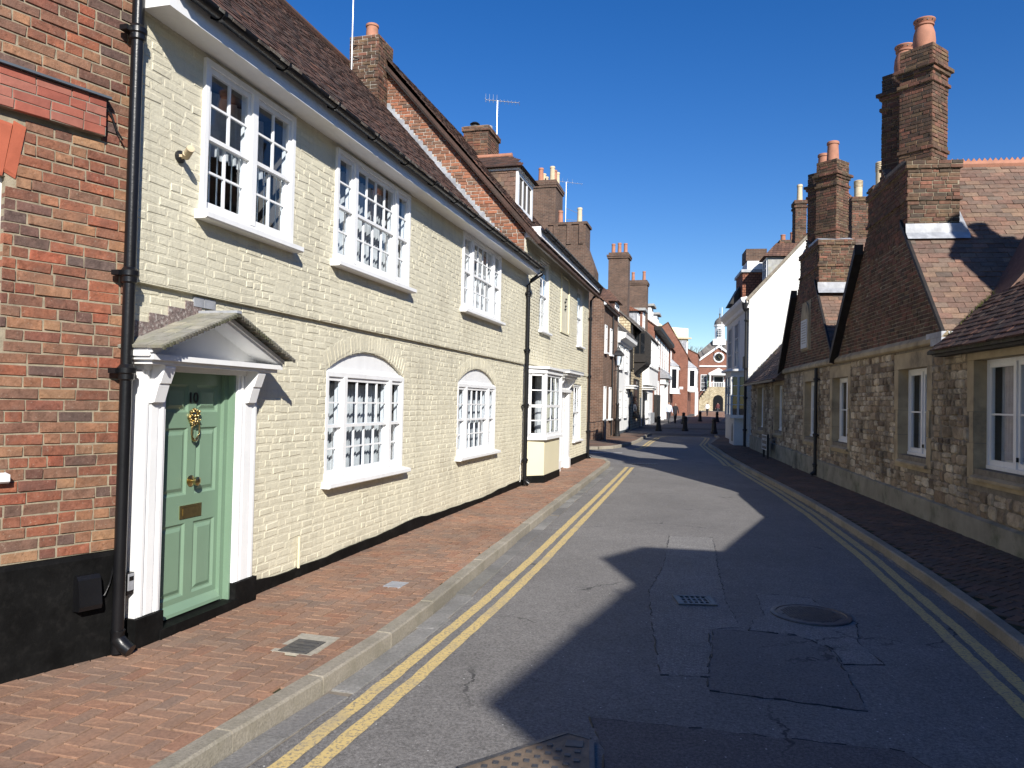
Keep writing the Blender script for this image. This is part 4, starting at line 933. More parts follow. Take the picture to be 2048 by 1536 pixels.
# canted bay
B = MB(); bp = [(.45,0.),(.80,-.34),(2.50,-.34),(2.86,0.)]
def bay_ring(z0, z1, ex, mbx):
    mbx.prism_z([(x+(ex if x > 1.6 else -ex), y-(ex if y < 0 else 0)) for x, y in bp], z0, z1)
b2 = MB(); bay_ring(-.1, .98, -.01, b2); BB = b2.build('bay_base', M['cream2'], gh)
b3 = MB(); bay_ring(-.2, .17, .012, b3); b3.build('painted_foot', M['bitumen'], BB)
b4 = MB(); bay_ring(.98, 1.05, .06, b4); bay_ring(2.50, 2.60, .05, b4); bay_ring(2.60, 2.65, .10, b4)
for x, y in bp: b4.box(x-.045, x+.045, y-.03, y+.06, 1.05, 2.5)
BW = b4.build('bay_window', M['white'], gh)
for (xa, ya), (xb, yb), nc in ((bp[0],bp[1],1),(bp[1],bp[2],3),(bp[2],bp[3],1)):
    d = Vector((xb-xa, yb-ya, 0)); L = d.length; th = math.atan2(d.y, d.x); Mx = Matrix.Translation((xa,ya,0)) @ Matrix.Rotation(th,4,'Z'); s_ = MB()
    s_.box(.04,L-.04,-.01,.03,1.72,1.78).box(.04,.10,-.01,.03,1.05,2.5).box(L-.10,L-.04,-.01,.03,1.05,2.5).box(.04,L-.04,-.01,.03,1.05,1.13).box(.04,L-.04,-.01,.03,2.44,2.5)
    for k in range(1,nc+1 if nc>1 else 1): s_.box(.1+(L-.2)*k/(nc)-.012,.1+(L-.2)*k/nc+.012,.0,.02,1.1,2.46)
    for zz in (1.42,2.11): s_.box(.1,L-.1,.0,.02,zz-.012,zz+.012)
    s_.xf(Mx); s_.build('sash', M['white'], BW)
    MB().poly([(.08,.01,1.08),(L-.08,.01,1.08),(L-.08,.01,2.46),(.08,.01,2.46)]).xf(Mx).build('pane', M['glass'], BW)
room(BW, .63, 2.70, 1.0, 2.5, .17, 1.2); drape(BW, .65, 1.15, 1.05, 2.5, .2, M['curtain'], .03, .1, 1); drape(BW, 2.1, 2.66, 1.05, 2.5, .2, M['curtain'], .03, .1, 2)
# white doorcase with hood
dw = MB().box(3.52,3.74,-.09,.02,-.05,2.12).box(4.90,5.12,-.09,.02,-.05,2.12).box(3.48,3.78,-.12,.02,-.05,.28).box(4.86,5.16,-.12,.02,-.05,.28).box(3.50,5.14,-.12,.02,2.12,2.20).box(3.62,5.02,-.06,.02,2.20,2.50)
dw.box(3.35,5.30,-.34,.0,2.56,2.62).box(3.28,5.36,-.42,.0,2.62,2.68).box(3.42,5.22,-.26,.0,2.50,2.56)
for x in (3.56, 4.96): dw.prism_x([(-.06,2.5),(-.24,2.5),(-.22,2.42),(-.10,2.24),(-.06,2.2)], x, x+.12)
DW = dw.build('door_surround', M['white'], gh)
bx('hood_lead', M['lead'], DW, 3.27, 5.37, -.43, .0, 2.68, 2.71)
MB().box(3.74,4.90,.03,.06,.02,2.12).box(3.86,4.24,.018,.03,.2,.9).box(4.40,4.78,.018,.03,.2,.9).box(3.86,4.24,.018,.03,1.05,1.95).box(4.40,4.78,.018,.03,1.05,1.95).build('door', M['white'], gh)
downpipe(gh, -.06, -.10, .03, 4.5, .045, (.55,1.75,2.95,4.2), True, path=[(.06,-.385,4.76),(.05,-.36,4.66),(.0,-.28,4.60),(-.05,-.16,4.50),(-.06,-.10,4.40),(-.06,-.10,.03)])
downpipe(gh, G-.02, -.07, .03, 5.2, .042, (.9,2.7,4.6), True, path=[(G,-.41,5.6),(G,-.36,5.45),(G-.02,-.16,5.32),(G-.02,-.07,5.2),(G-.02,-.07,.03)])
# dormer with tile-hung cheeks
dm = MB().box(3.1,4.7,1.08,2.6,6.85,8.0); DM = dm.build('dormer', M['tile_far_red'], gh)
pieces('hung_tile', 'tile', M['tile_hung'] if 'tile_hung' in M else M['tile_red'], gh, [(side_frame(3.098,-1), tiles(-2.6,-1.10,6.9,7.95,.168,.115,lambda u, v: v > zc(-u)-.1, 6))], .02, 120)
flat_window(DM, 3.08, 4.72, 6.95, 8.0, 3, 1, 1.09, .14, .07, sill=False, gl='glass')
room(DM, 3.2, 4.6, 7.0, 7.9, 1.075, 1.079)
bx('barge', M['white'], DM, 3.05, 4.75, 1.0, 2.2, 7.98, 8.05)
dr = MB(); dr.add([(2.95,.88,8.04),(4.85,.88,8.04),(4.85,3.2,8.04),(2.95,3.2,8.04),(3.9,1.45,8.62),(3.9,3.2,8.62)], [(0,1,4),(1,2,5,4),(3,0,4,5),(0,3,2,1)]); dr.build('dormer_roof', M['tile_dark'], DM)
hip = []
sl_ = Vector((.95,0,.79)); 
pieces('dormer_tile', 'tile', M['tile_dark'], gh, [(roof_frame((2.95,3.2,8.05),(0,-1,0),(.95,0,.58)), tiles(0,2.30,0,1.10,.168,.105,lambda u, v: u < 2.32-v*.52, 7))], .02, 80)
MB().tube([(3.9,1.45,8.64),(3.9,2.9,8.64)], .09, 8).build('ridge_tiles', M['terracotta'], DM)
# chimneys of the gabled house
def stack(parent, x0, x1, y0, y1, z0, z1, mat, bands=(), seed=1, nmax=100, mort='mortardark', faces='fl', ch_=.0755):
    """a brick chimney stack; bands: [(z, height, projection)]. Faces: f front (-y), l left (-x), r right (+x)"""
    mb = MB().box(x0+.012, x1-.012, y0+.012, y1-.012, z0, z1)
    for z, h, p in bands: mb.box(x0-p+.012, x1+p-.012, y0-p+.012, y1+p-.012, z, z+h)
    S = mb.build('chimney', M[mort], parent); sets = []
    segs = []; zz = z0; bs = sorted(bands)
    for z, h, p in bs: segs.append((zz, z, 0.)); segs.append((z, z+h, p)); zz = z+h
    segs.append((zz, z1, 0.))
    for a, b, p in segs:
        if b-a < .05: continue
        n = max(1, round((b-a)/ch_)); c = (b-a)/n
        if 'f' in faces: sets.append((wall_frame(y0-p+.0), courses(a, b, lambda z: (x0-p, x1+p), (), c, .222, .011, seed+int(a*7), 0., .005, 'random', .006)))
        if 'l' in faces: sets.append((side_frame(x0-p,-1), courses(a, b, lambda z: (-y1-p, -y0+p), (), c, .222, .011, seed+50+int(a*7), 0., .005, 'random', .006)))
        if 'r' in faces: sets.append((side_frame(x1+p,1), courses(a, b, lambda z: (y0-p, y1+p), (), c, .222, .011, seed+90+int(a*7), 0., .005, 'random', .006)))
    pieces('chimney_brick', 'brick', mat, parent, sets, .035, nmax); return S
S = stack(gh, -.52, .26, 3.42, 4.16, 8.6, 10.15, M['sootbrick'], [(9.15,.08,.02)], 3, 100, 'mortarlight')
pot(S, -.13, 3.79, 10.14, .44, .145, 'terracotta')
MB().tube([(-.60,4.05,9.2),(-.60,4.05,12.6)], .018, 8).build('aerial_mast', M['aerial'], S); MB().tube([(-.6,4.05,9.9),(-.5,3.95,9.95),(-.3,3.41,9.9)], .012, 6).tube([(-.6,4.05,9.65),(-.52,3.9,9.6)], .012, 6).build('mast_bracket', M['blackmat'], S)
S = stack(gh, 5.75, 6.95, 2.75, 3.55, 8.6, 10.30, M['brownbrick'], [(10.12,.15,.05)], 5, 100)
MB().lathe(6.1,3.3,[(.12,10.3),(.15,10.34),(.15,10.4),(.09,10.44),(.16,10.47),(.1,10.52)],14).build('chimney_cowl', M['blackmat'], S, smooth=True)
MB().lathe(6.6,3.0,[(.09,10.3),(.09,10.42),(.12,10.43),(.12,10.56),(.09,10.57)],14).build('chimney_cowl', M['lead'], S, smooth=True)
def tv_aerial(parent, x, y, z0, z1, L=1.0, d=(0,-1), n=10):
    mb = MB().tube([(x,y,z0),(x,y,z1)], .02, 8); bz = z1-.03; dx, dy = d
    mb.tube([(x-dx*L*.35,y-dy*L*.35,bz+.06),(x+dx*L*.65,y+dy*L*.65,bz-.05)], .011, 6)
    for k in range(n):
        t = -.35+k/(n-1); px, py = x+dx*L*t, y+dy*L*t; zz = bz+.04-.11*(t+.35); h = .17
        mb.tube([(px-dy*h,py+dx*h,zz),(px+dy*h,py-dx*h,zz)], .006, 5)
        if k < 4: mb.tube([(px,py,zz-.05),(px,py,zz+.22)], .006, 5)
    return mb.build('television_aerial', M['aerial'], parent)
tv_aerial(gh, 7.15, 2.9, 9.2, 11.6, 1.1, (.2,-.98))
# ================================================================ almshouse range on the right (local x = -distance along the street)
ah = empty('almshouse', 'long low stone almshouse with brick gables and tall chimneys on the right', 'building', RTO, RTA, right=True)
WIN = [(-21.0,-19.6),(-17.25,-15.85),(-12.45,-11.05),(-9.35,-7.95),(-4.55,-3.15),(-1.35,.35),(3.2,4.6)]
Z0w, Z1w = 1.02, 2.60
wh = [(a-.006, b+.006, Z0w-.006, Z1w+.006) for a, b in WIN]
mb = wall_panel(MB(), -22.6, 9., -.3, 3.06, wh, .012, .30); mb.box(-22.6, 9., 1.3, 6.4, -.3, 3.0); mb.build('wall', M['mortardark'], ah)
sh = [(a-.20, b+.20, .80, 2.90) for a, b in WIN]
pieces('stone', 'stone', M['rubble'], ah, [(wall_frame(0), rubble(.33, 2.93, -22.6, 3.0, sh, 5))], .075)
pz = lambda x: .32+max(0., -x)*.0145
pl_ = MB()
for i in range(31):
    a, b = -22.6+i*1.02, -22.6+(i+1)*1.02; za, zb = pz(a), pz(b)
    pl_.add([(a,-.06,-.3),(b,-.06,-.3),(b,-.06,zb-.03),(a,-.06,za-.03),(a,.02,za),(b,.02,zb)], [(0,1,2,3),(3,2,5,4)])
pl_.build('plinth', M['plinthrender'], ah)
bx('plinth_block', M['plinthrender'], ah, -13.4, -13.1, -.14, .0, -.2, .52)
def casement(parent, a, b, z0, z1, y, nl=2, seed=0):
    f = MB(); fr = .055; f.box(a,a+fr,y,y+.09,z0,z1).box(b-fr,b,y,y+.09,z0,z1).box(a+fr,b-fr,y,y+.09,z1-fr,z1).box(a+fr,b-fr,y-.03,y+.09,z0,z0+fr)
    xs = [a+fr+(b-a-2*fr)*k/nl for k in range(nl+1)]
    for x in xs[1:-1]: f.box(x-.035,x+.035,y-.012,y+.09,z0+fr,z1-fr)
    W = f.build('window', M['white'], parent); zm = (z0+z1)/2
    for k in range(nl):
        p, q = xs[k]+(.035 if k else 0), xs[k+1]-(.035 if k < nl-1 else 0); c, d = z0+fr, z1-fr; s = .06; sb = MB(); yy = y+.012
        sb.box(p,p+s,yy,yy+.045,c,d).box(q-s,q,yy,yy+.045,c,d).box(p+s,q-s,yy,yy+.045,c,c+s*1.3).box(p+s,q-s,yy,yy+.045,d-s,d).box(p+s,q-s,yy+.006,yy+.04,zm-.013,zm+.013)
        S_ = sb.build('casement', M['white'], W)
        for u, v in ((c+s*1.3,zm-.013),(zm+.013,d-s)): MB().poly([(p+s,yy+.02,u),(q-s,yy+.02,u),(q-s,yy+.02,v),(p+s,yy+.02,v)]).build('pane', M['glass'], W)
        if k: bx('stay', M['blackmat'], W, p+.02, p+.03, y-.02, y+.01, c+.1, c+.16)
        drape(W, p+.03, p+(q-p)*(.62 if k == 0 else .35), z0+.06, z1-.06, y+.17, M['curtain'], .022, .075, seed+k)
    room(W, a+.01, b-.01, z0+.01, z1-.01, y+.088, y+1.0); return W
for i, (a, b) in enumerate(WIN):
    casement(ah, a, b, Z0w, Z1w, .17, 2, i*3)
    st = MB().box(a-.22, b+.22, -.012, .17, Z1w, 2.88).box(a-.02, b+.02, -.03, .0, Z1w+.10, Z1w+.13) if False else MB().box(a-.22, b+.22, -.012, .17, Z1w+.001, 2.89)
    st.build('lintel', M['ashlar'], ah)
    MB().prism_x([(.17,Z0w-.001),(-.05,Z0w-.13),(-.05,Z0w-.17),(.17,Z0w-.17)], a-.04, b+.04).build('sill_stone', M['ashlar'], ah)
    bx('apron_stone', M['ashlar'], ah, a-.2, b+.2, -.008, .1, Z0w-.24, Z0w-.172)
    for sg, x in ((-1, a), (1, b)):
        zz = Z0w-.16
        for k, h in enumerate((.52,.46,.78)):
            wd = (.20,.13,.22)[k]; x0, x1 = (x-wd, x-.001) if sg < 0 else (x+.001, x+wd)
            z_ = min(zz+h, Z1w); bx('jamb_stone', M['ashlar'], ah, x0, x1, -.010-.004*(k%2), .17, zz+.004, z_-.004); zz += h
# ---- gables
GC = [(-5.6, 3.2), (-12.4, 3.16)]; APEX = 6.75; SL = 1.156
gsets = []
for c, hw in GC:
    MB().prism_y([(c-hw,3.05),(c,APEX-.02),(c+hw,3.05)][::-1], -.012, .25).build('gable_wall', M['mortar'], ah)
    hol = [(-12.95,-11.75,3.50,4.95)] if c < -10 else []
    gsets.append((wall_frame(-.02), courses(3.12, APEX-.05, lambda z, c=c: (c-(APEX-z)/SL+.02, c+(APEX-z)/SL-.02), hol, .076, .224, .012, int(-c*3), .0, .007, 'random', .008)))
    MB().prism_x([(-.05,2.94),(-.09,2.97),(-.09,3.04),(-.06,3.08),(.0,3.14),(.02,2.94)], c-hw-.1, c+hw+.1).build('string_course', M['ashlar'], ah)
pieces('brick', 'brick', M['sootbrick'], ah, gsets, .04)
# inscribed stone tablet with an arched head in the far gable
cx = -12.35
arc = [(cx+.50*math.cos(a), 4.42+.50*math.sin(a)) for a in [i*math.pi/14 for i in range(15)]]
MB().prism_y(([(cx+.50,3.52)]+arc+[(cx-.50,3.52)]), -.06, .0).build('tablet_surround', M['ashlar'], ah)
T = bx('tablet', M['greyrender'], ah, cx-.36, cx+.36, -.085, -.05, 3.58, 4.40)
arc2 = [(cx+.36*math.cos(a), 4.45+.36*math.sin(a)) for a in [i*math.pi/12 for i in range(13)]]
MB().prism_y([(cx+.36,4.44)]+arc2+[(cx-.36,4.44)], -.07, -.05).build('tablet_head', M['ashlar'], ah)
r = random.Random(3); ln = MB()
for k in range(9):
    x = cx-.29+.03*(k%3); zz = 4.31-k*.075
    while x < cx+.27-.02*(k%2):
        L = r.uniform(.02,.07); ln.box(x, x+L, -.088, -.084, zz, zz+.026); x += L+.018
ln.build('inscription', M['concrete'], T)
# ---- cross roofs and main roof
for i, (c, hw) in enumerate(GC):
    MB().prism_y([(c-hw-.08,2.96),(c,APEX+.0),(c+hw+.08,2.96)][::-1], .02, 5.0).build('roof', M['tile_red'], ah)
mainz = lambda y: 2.80+1.12*(y+.25)
MB().prism_x([(-.27,2.74),(-.27,2.80),(3.2,6.66),(6.7,2.8)], -22.7, -15.55).build('roof', M['tile_red'], ah)
MB().prism_x([(-.27,2.74),(-.27,2.79),(3.2,5.56),(6.7,2.8)], -2.42, 9.0).build('roof', M['stoneslate'], ah)
nearz = lambda y: 2.80+.80*(y+.27)
S9 = MB().box(1.1,1.75,3.45,4.4,4.6,8.35).box(1.02,1.83,3.37,4.48,8.05,8.2).build('chimney', M['brick_far_dark'], ah); pot(S9, 1.4, 3.7, 8.34, .6, .16, 'terracotta', 1); pot(S9, 1.4, 4.15, 8.34, .6, .16, 'terracotta', 1)
MB().prism_x([(.6,3.4),(3.2,6.6),(6.7,2.8)], -15.6, -2.4).build('roof', M['tile_red'], ah)
ts = []
for i, (c, hw) in enumerate(GC):
    fr = roof_frame((c+hw+.08, .0, 2.965), (0,1,0), (-1,0,SL)); cs = 1/math.hypot(1, SL)
    def ok(u, v, c=c, hw=hw, i=i):
        z = 2.965+v*SL*cs; x = c+hw+.08-v*cs
        if u < .93 and x < c+1.42: return False
        return z > nearz(u)-.12 if i == 0 else True
    ts.append((fr, tiles(-.06, 4.6, 0, 4.95, .262, .132, ok, 60+i)))
pieces('roof_tile', 'tile', M['tile_red'], ah, ts, .022)
fs = [(roof_frame((-22.7,-.27,2.81),(1,0,0),(0,1,1.12)), tiles(0, 7.25, 0, 5.1, .20, .125, None, 71))]
pieces('roof_tile', 'tile', M['tile_red'], ah, fs, .022, 150)
ns = [(roof_frame((-3.6,-.27,2.81),(1,0,0),(0,1,.80)), tiles(0, 7.0, -.02, 4.4, .24, .135, lambda u, v: nearz(-.27+v*.781) > APEX-SL*(u-3.6+5.6)-.05, 72))]
pieces('stone_slate', 'tile', M['tile_dark'], ah, ns, .026, 200)
MB().tube([(-5.6,.9,APEX+.03),(-5.6,4.8,APEX+.03)], .09, 8).build('ridge_tiles', M['terracotta'], ah)
cr = MB()
for k in range(38): y = .95+k*.1; cr.add([(-5.58,y,APEX+.10),(-5.58,y+.1,APEX+.10),(-5.58,y+.05,APEX+.17),(-5.62,y,APEX+.10),(-5.62,y+.1,APEX+.10),(-5.62,y+.05,APEX+.17)],[(0,1,2),(5,4,3),(0,2,5,3),(1,4,5,2)])
cr.build('ridge_crest', M['terracotta'], ah)
for c, hw in GC:                                                  # bargeboards on the far verges, plain verges on the near ones
    for sg, m_ in ((-1,'timber'), (1,'timber')):
        e = 1.22; p0 = (c+sg*(hw+.10), 2.96); p1 = (c+sg*e, APEX-SL*e+.02); d = .16 if sg < 0 else .03
        MB().prism_y([p0,(p0[0],p0[1]+.10),(p1[0],p1[1]+.05),(p1[0],p1[1]-.05)] if sg > 0 else [(p0[0],p0[1]+.20),p0,(p1[0],p1[1]-.12),(p1[0],p1[1]+.10)], -.04-d, -.02).build('bargeboard', M[m_], ah)
# moss tufts along the far eave and the near valley
r = random.Random(12); ms = MB()
def tuft(x, y, z, s):
    for k in range(7):
        a = r.uniform(0, 6.28); dx, dy = math.cos(a)*s*.6, math.sin(a)*s*.6; h = s*r.uniform(.6,1.4); ms.add([(x-dy*.15,y+dx*.15,z),(x+dy*.15,y-dx*.15,z),(x+dx*r.uniform(.3,1),y+dy*r.uniform(.3,1),z+h)], [(0,1,2)])
for k in range(70):
    t = r.random(); tuft(-22.5+r.uniform(-.1,.15), -.2+t*2.6, mainz(-.2+t*2.6)+.03, .10)
for k in range(120):
    y = r.uniform(.0,1.9); x = -5.6+(APEX-nearz(y))/SL; tuft(x+r.uniform(-.15,.15), y, nearz(y)+.03, .06)
M['moss'] = plain('moss', (.10,.10,.035,1), .95, .4, 10); mo = ms.build('moss', M['moss'], ah); mo['kind'] = 'stuff'
bx('eave_gutter', M['blackmat'], ah, -22.7, -15.7, -.36, -.27, 2.70, 2.78)
MB().box(-2.95,-2.30,-.10,.30,3.03,3.12).box(-2.70,-2.25,-.12,.25,2.90,3.02).build('kneeler_stones', M['lead'], ah)
bx('eave_board', M['timber'], ah, -2.3, 9., -.20, -.05, 2.70, 2.76)
downpipe(ah, -10.68, -.10, .03, 2.92, .045, (.30,1.1,2.6), True, 'blackmat')
# ---- chimneys: a square base straddling each gable, two shafts set diagonally on it
def stackF(parent, F, x0, x1, y0, y1, z0, z1, mat, bands, seed, nmax, mort, faces):
    mb = MB().box(x0+.014,x1-.014,y0+.014,y1-.014,z0,z1)
    for z, h, p in bands: mb.box(x0-p+.014,x1+p-.014,y0-p+.014,y1+p-.014,z+.004,z+h-.004)
    mb.xf(F); S = mb.build('chimney', M[mort], parent); sets = []; zz = z0; segs = []
    for z, h, p in sorted(bands): segs += [(zz, z, 0.), (z, z+h, p)]; zz = z+h
    segs.append((zz, z1, 0.))
    for a, b, p in segs:
        if b-a < .04: continue
        n = max(1, round((b-a)/.076)); c = (b-a)/n
        if 'f' in faces: sets.append((F @ wall_frame(y0-p), courses(a, b, lambda z: (x0-p,x1+p), (), c, .222, .012, seed+int(a*9), 0., .006, 'random', .008)))
        if 'l' in faces: sets.append((F @ side_frame(x0-p,-1), courses(a, b, lambda z: (-y1-p,-y0+p), (), c, .222, .012, seed+40+int(a*9), 0., .006, 'random', .008)))
        if 'r' in faces: sets.append((F @ side_frame(x1+p,1), courses(a, b, lambda z: (y0-p,y1+p), (), c, .222, .012, seed+80+int(a*9), 0., .006, 'random', .008)))
    return S, sets
csets = []
I4 = Matrix.Identity(4)
for gi, off in enumerate((0., -6.72)):
    S, s1 = stackF(ah, I4, -6.5+off, -4.12+off, -.025, .88, 5.0, 6.44, M['sootbrick'], [(5.70,.075,.035),(6.29,.15,.04)], 5+gi, 0, 'mortar', 'fr'); csets += s1
    for k, xs in enumerate((-4.69, -5.75)):
        F = Matrix.Translation((xs+off,.44,0)) @ Matrix.Rotation(math.radians(45),4,'Z')
        top = 8.72
        S2, s2 = stackF(ah, F, -.31,.31,-.31,.31, 6.35, top, M['sootbrick'], [(6.72,.075,.03),(7.98,.075,.035),(8.20,.075,.04),(8.275,.08,.085)], 20+gi*7+k*3, 0, 'mortar', 'frl'); csets += s2
        pot(S2, xs+off, .44, top-.01, .62 if gi == 0 else .60, .17 if gi == 0 else .155, 'terracotta', 1 if gi == 0 else 0)
    # lead aprons where the base meets the tiles
    MB().add([(-4.07+off,-.06,5.10),(-4.07+off,1.0,5.10),(-3.95+off,1.0,4.965),(-3.95+off,-.06,4.965),(-4.085+off,-.06,5.27),(-4.085+off,.90,5.27)],[(0,1,2,3),(4,5,1,0)]).add([(-4.0+off,.885,5.02),(-4.0+off,1.02,5.02),(-4.9+off,1.02,6.06),(-4.9+off,.885,6.06)],[(0,1,2,3)]).build('lead_apron', M['lead'], ah)
    MB().prism_y([(-6.5+off,6.44),(-6.1+off,6.56),(-4.5+off,6.56),(-4.12+off,6.44)][::-1], .0, .87).build('mortar_fillet', M['lead'] if gi else M['mortardark'], ah)
pieces('chimney_brick', 'brick', M['sootbrick'], ah, csets, .04)
for x0, y0, y1, zt, pm, ph in ((-16.4,2.15,2.68,8.95,'buffpot',.62),(-16.3,2.78,3.35,9.30,'buffpot',.85)):
    S, s1 = stackF(ah, I4, x0, x0+.55, y0, y1, 5.2, zt, M['sootbrick'], [(6.6,.08,.04),(zt-.16,.08,.04)], 71, 0, 'mortardark', 'fr')
    pieces('chimney_brick', 'brick', M['sootbrick'], ah, s1, .04, 60); pot(S, x0+.28, (y0+y1)/2, zt-.01, ph, .13, pm, 2)
# ================================================================ unseen hall added behind the viewer, its outline shaped to throw the foreground shadow
nh = empty('shadow_hall', 'unseen brick hall behind the viewer, shaped to cast the foreground shadow', 'building', rtp(-9.0,0), RTA, right=True)
outl = [(0,-.3),(0,3.0),(.2,5.05),(.45,5.9),(1.3,6.55),(3.2,7.15),(3.7,6.65),(6.7,7.35),(9.05,7.85),(8.6,7.15),(8.3,6.9),(16,6.9),(16,-.3)]
MB().prism_y([(0,-.3),(8.6,-.3),(8.6,6.9),(9.05,7.85),(3.7,6.65),(3.2,7.15),(1.3,6.5),(0,5.3)], .45, 4.2).build('wall', M['brick_far_dark'], nh)
for k in range(2): flat_window(nh, 1.2+k*3.4, 2.6+k*3.4, 1.0, 3.0, 2, 3, .45)
for x0, z0, z1 in ((4.6,6.5,7.02),(6.6,6.9,7.46)): MB().box(x0,x0+.45,.6,1.2,z0,z1).box(x0-.05,x0+.5,.55,1.25,z1-.15,z1-.05).build('chimney', M['brick_far_dark'], nh)  # stacks added to roughen the edge of the cast shadow
MB().prism_y([(0,5.35),(-7.6,3.45),(-7.6,3.2),(0,3.2)][::-1], .45, 3.0).build('wing_roof', M['tile_dark'], nh)
# ================================================================ white gabled house beyond the almshouse
wg = empty('white_gabled_house', 'white painted house with a tall gable wall beyond the almshouse', 'house', rtp(23.3,-.05), RTA, right=True)
zv = lambda y: 6.50+1.12*y
mb = MB().poly([(0,0,-.3),(0,8,-.3),(0,8,6.5),(0,4.0,10.98),(0,0,6.5)]); mb.build('gable_wall', M['whitewall'], wg)
mb = MB().poly([(-8,0,-.3),(0,0,-.3),(0,0,6.5),(-8,0,6.5)]).poly([(-8,0,-.3),(-8,0,6.5),(-8,4,10.98),(-8,8,6.5),(-8,8,-.3)]).poly([(-8,8,-.3),(-8,8,6.5),(0,8,6.5),(0,8,-.3)]); mb.build('front_wall', M['greyrender'], wg)
MB().prism_x([(-.15,6.42),(-.15,6.52),(4.0,11.12),(8.1,6.5),(4.0,10.98)], -8.1, .08).build('roof', M['tile_far'], wg)
MB().add([(.085,-.15,6.36),(.085,4.0,11.0),(.085,4.0,11.14),(.085,-.15,6.54)],[(0,1,2,3)]).build('verge', M['mortardark'], wg)
MB().prism_x([(-.06,6.15),(-.12,6.2),(-.14,6.32),(-.32,6.45),(-.36,6.60),(-.1,6.66),(.0,6.15)], -8.1, .0).build('cornice', M['render'], wg)
flat_window(wg, -4.4, -3.0, 3.7, 5.9, 2, 3, 0, .10, .04, M['greyrender']); flat_window(wg, -7.0, -5.6, 3.7, 5.9, 2, 3, 0, .10, .04, M['greyrender'])
bx('air_brick', M['blackmat'], wg, -1.6, -1.3, -.03, .0, 3.5, 4.1)
b = MB().prism_z([(-3.4,0.),(-3.0,-.62),(-.9,-.62),(-.45,0.)], 1.30, 1.45).prism_z([(-3.4,0.),(-3.0,-.62),(-.9,-.62),(-.45,0.)], 3.15, 3.40)
for x, y in ((-3.0,-.58),(-2.0,-.58),(-.95,-.58),(-.5,-.05),(-.72,-.32)): b.box(x-.06,x+.06,y-.04,y+.05,1.45,3.15)
BW = b.build('bay_window', M['greyrender'], wg)
for p, q in (((-3.0,-.58),(-.95,-.58)),((-.92,-.55),(-.48,-.02))):
    MB().poly([(*p,1.45),(*q,1.45),(*q,3.15),(*p,3.15)]).build('pane', M['darkglass'], BW)
    for zz in (1.9,2.3,2.75): MB().tube([(p[0],p[1]-.02,zz),(q[0],q[1]-.02,zz)], .02, 4).build('glazing_bar', M['greyrender'], BW)
MB().prism_z([(-3.6,0.05),(-3.15,-.80),(-.75,-.80),(-.25,0.05)], 3.40, 3.50).build('bay_roof', M['render'], BW)
nb = MB().box(-2.6,-.9,-.45,.02,-.2,1.30); NB = nb.build('bay_base', M['greyrender'], wg)
MB().prism_y([(-1.65,.25),(-1.35,.25),(-1.35,.85),(-1.5,1.05),(-1.65,.85)], -.47, -.44).build('niche', M['mortar'], NB)
downpipe(wg, -.12, -.10, .05, 6.0, .06, (.8,2.2,3.5,5.6), False, 'blackmat'); MB().lathe(-.12,-.14,[(.06,6.0),(.13,6.12),(.16,6.35),(.13,6.4)],10).build('hopper', M['blackmat'], wg)
bx('corner_pipe', M['render'], wg, -.40, -.28, -.06, .0, .0, 6.1)
dd = MB().box(-4.9,-2.6,.05,1.2,6.7,8.15); DD = dd.build('parapet_dormer', M['tile_far_red'], wg); bx('parapet_cap', M['lead'], DD, -5.0, -2.5, -.02, 1.25, 8.15, 8.28); bx('parapet_light', M['render'], DD, -4.6, -2.9, .3, 1.3, 8.28, 8.75); bx('parapet_brick', M['brick_far_dark'], DD, -4.4, -3.0, .25, 1.2, 8.78, 9.35)
MB().add([(-5.0,-.45,6.75),(-3.2,-.45,6.75),(-3.2,.0,7.6),(-5.0,.0,7.6),(-5.0,.0,6.75),(-3.2,.0,6.75)],[(0,1,2,3),(1,5,2),(0,3,4),(0,4,5,1)]).build('eave_bracket', M['timber'], wg)
d2 = MB().box(-2.4,-1.2,.95,2.9,7.6,8.65); D2 = d2.build('dormer', M['slategrey'], wg); flat_window(D2, -2.35, -1.25, 7.7, 8.6, 2, 2, .95, .08, .04, sill=False)
MB().add([(-2.6,.75,8.62),(-1.0,.75,8.62),(-1.0,3.4,8.62),(-2.6,3.4,8.62),(-1.8,1.4,9.35),(-1.8,3.4,9.35)],[(0,1,4),(1,2,5,4),(3,0,4,5),(0,3,2,1)]).build('dormer_roof', M['tile_far'], D2)
for x0, x1, y0, y1, z0_, z1_, pots in ((-2.6,-1.9,2.25,2.75,9.0,11.35,[(-2.25,2.5,'buffpot',.8)]),(-5.6,-4.6,2.1,3.1,9.0,10.1,[(-5.3,2.35,'terracotta',.4),(-5.0,2.75,'terracotta',.45)])):
    S, s1 = stackF(wg, I4, x0, x1, y0, y1, z0_, z1_, M['sootbrick'], [(z1_-.35,.1,.05),(z1_-.18,.18,.05)], 91, 0, 'mortardark', 'fr'); pieces('chimney_brick', 'brick', M['sootbrick'], wg, s1, .04, 60)
    for px, py, pm_, h in pots: pot(S, px, py, z1_, h, .12, pm_)
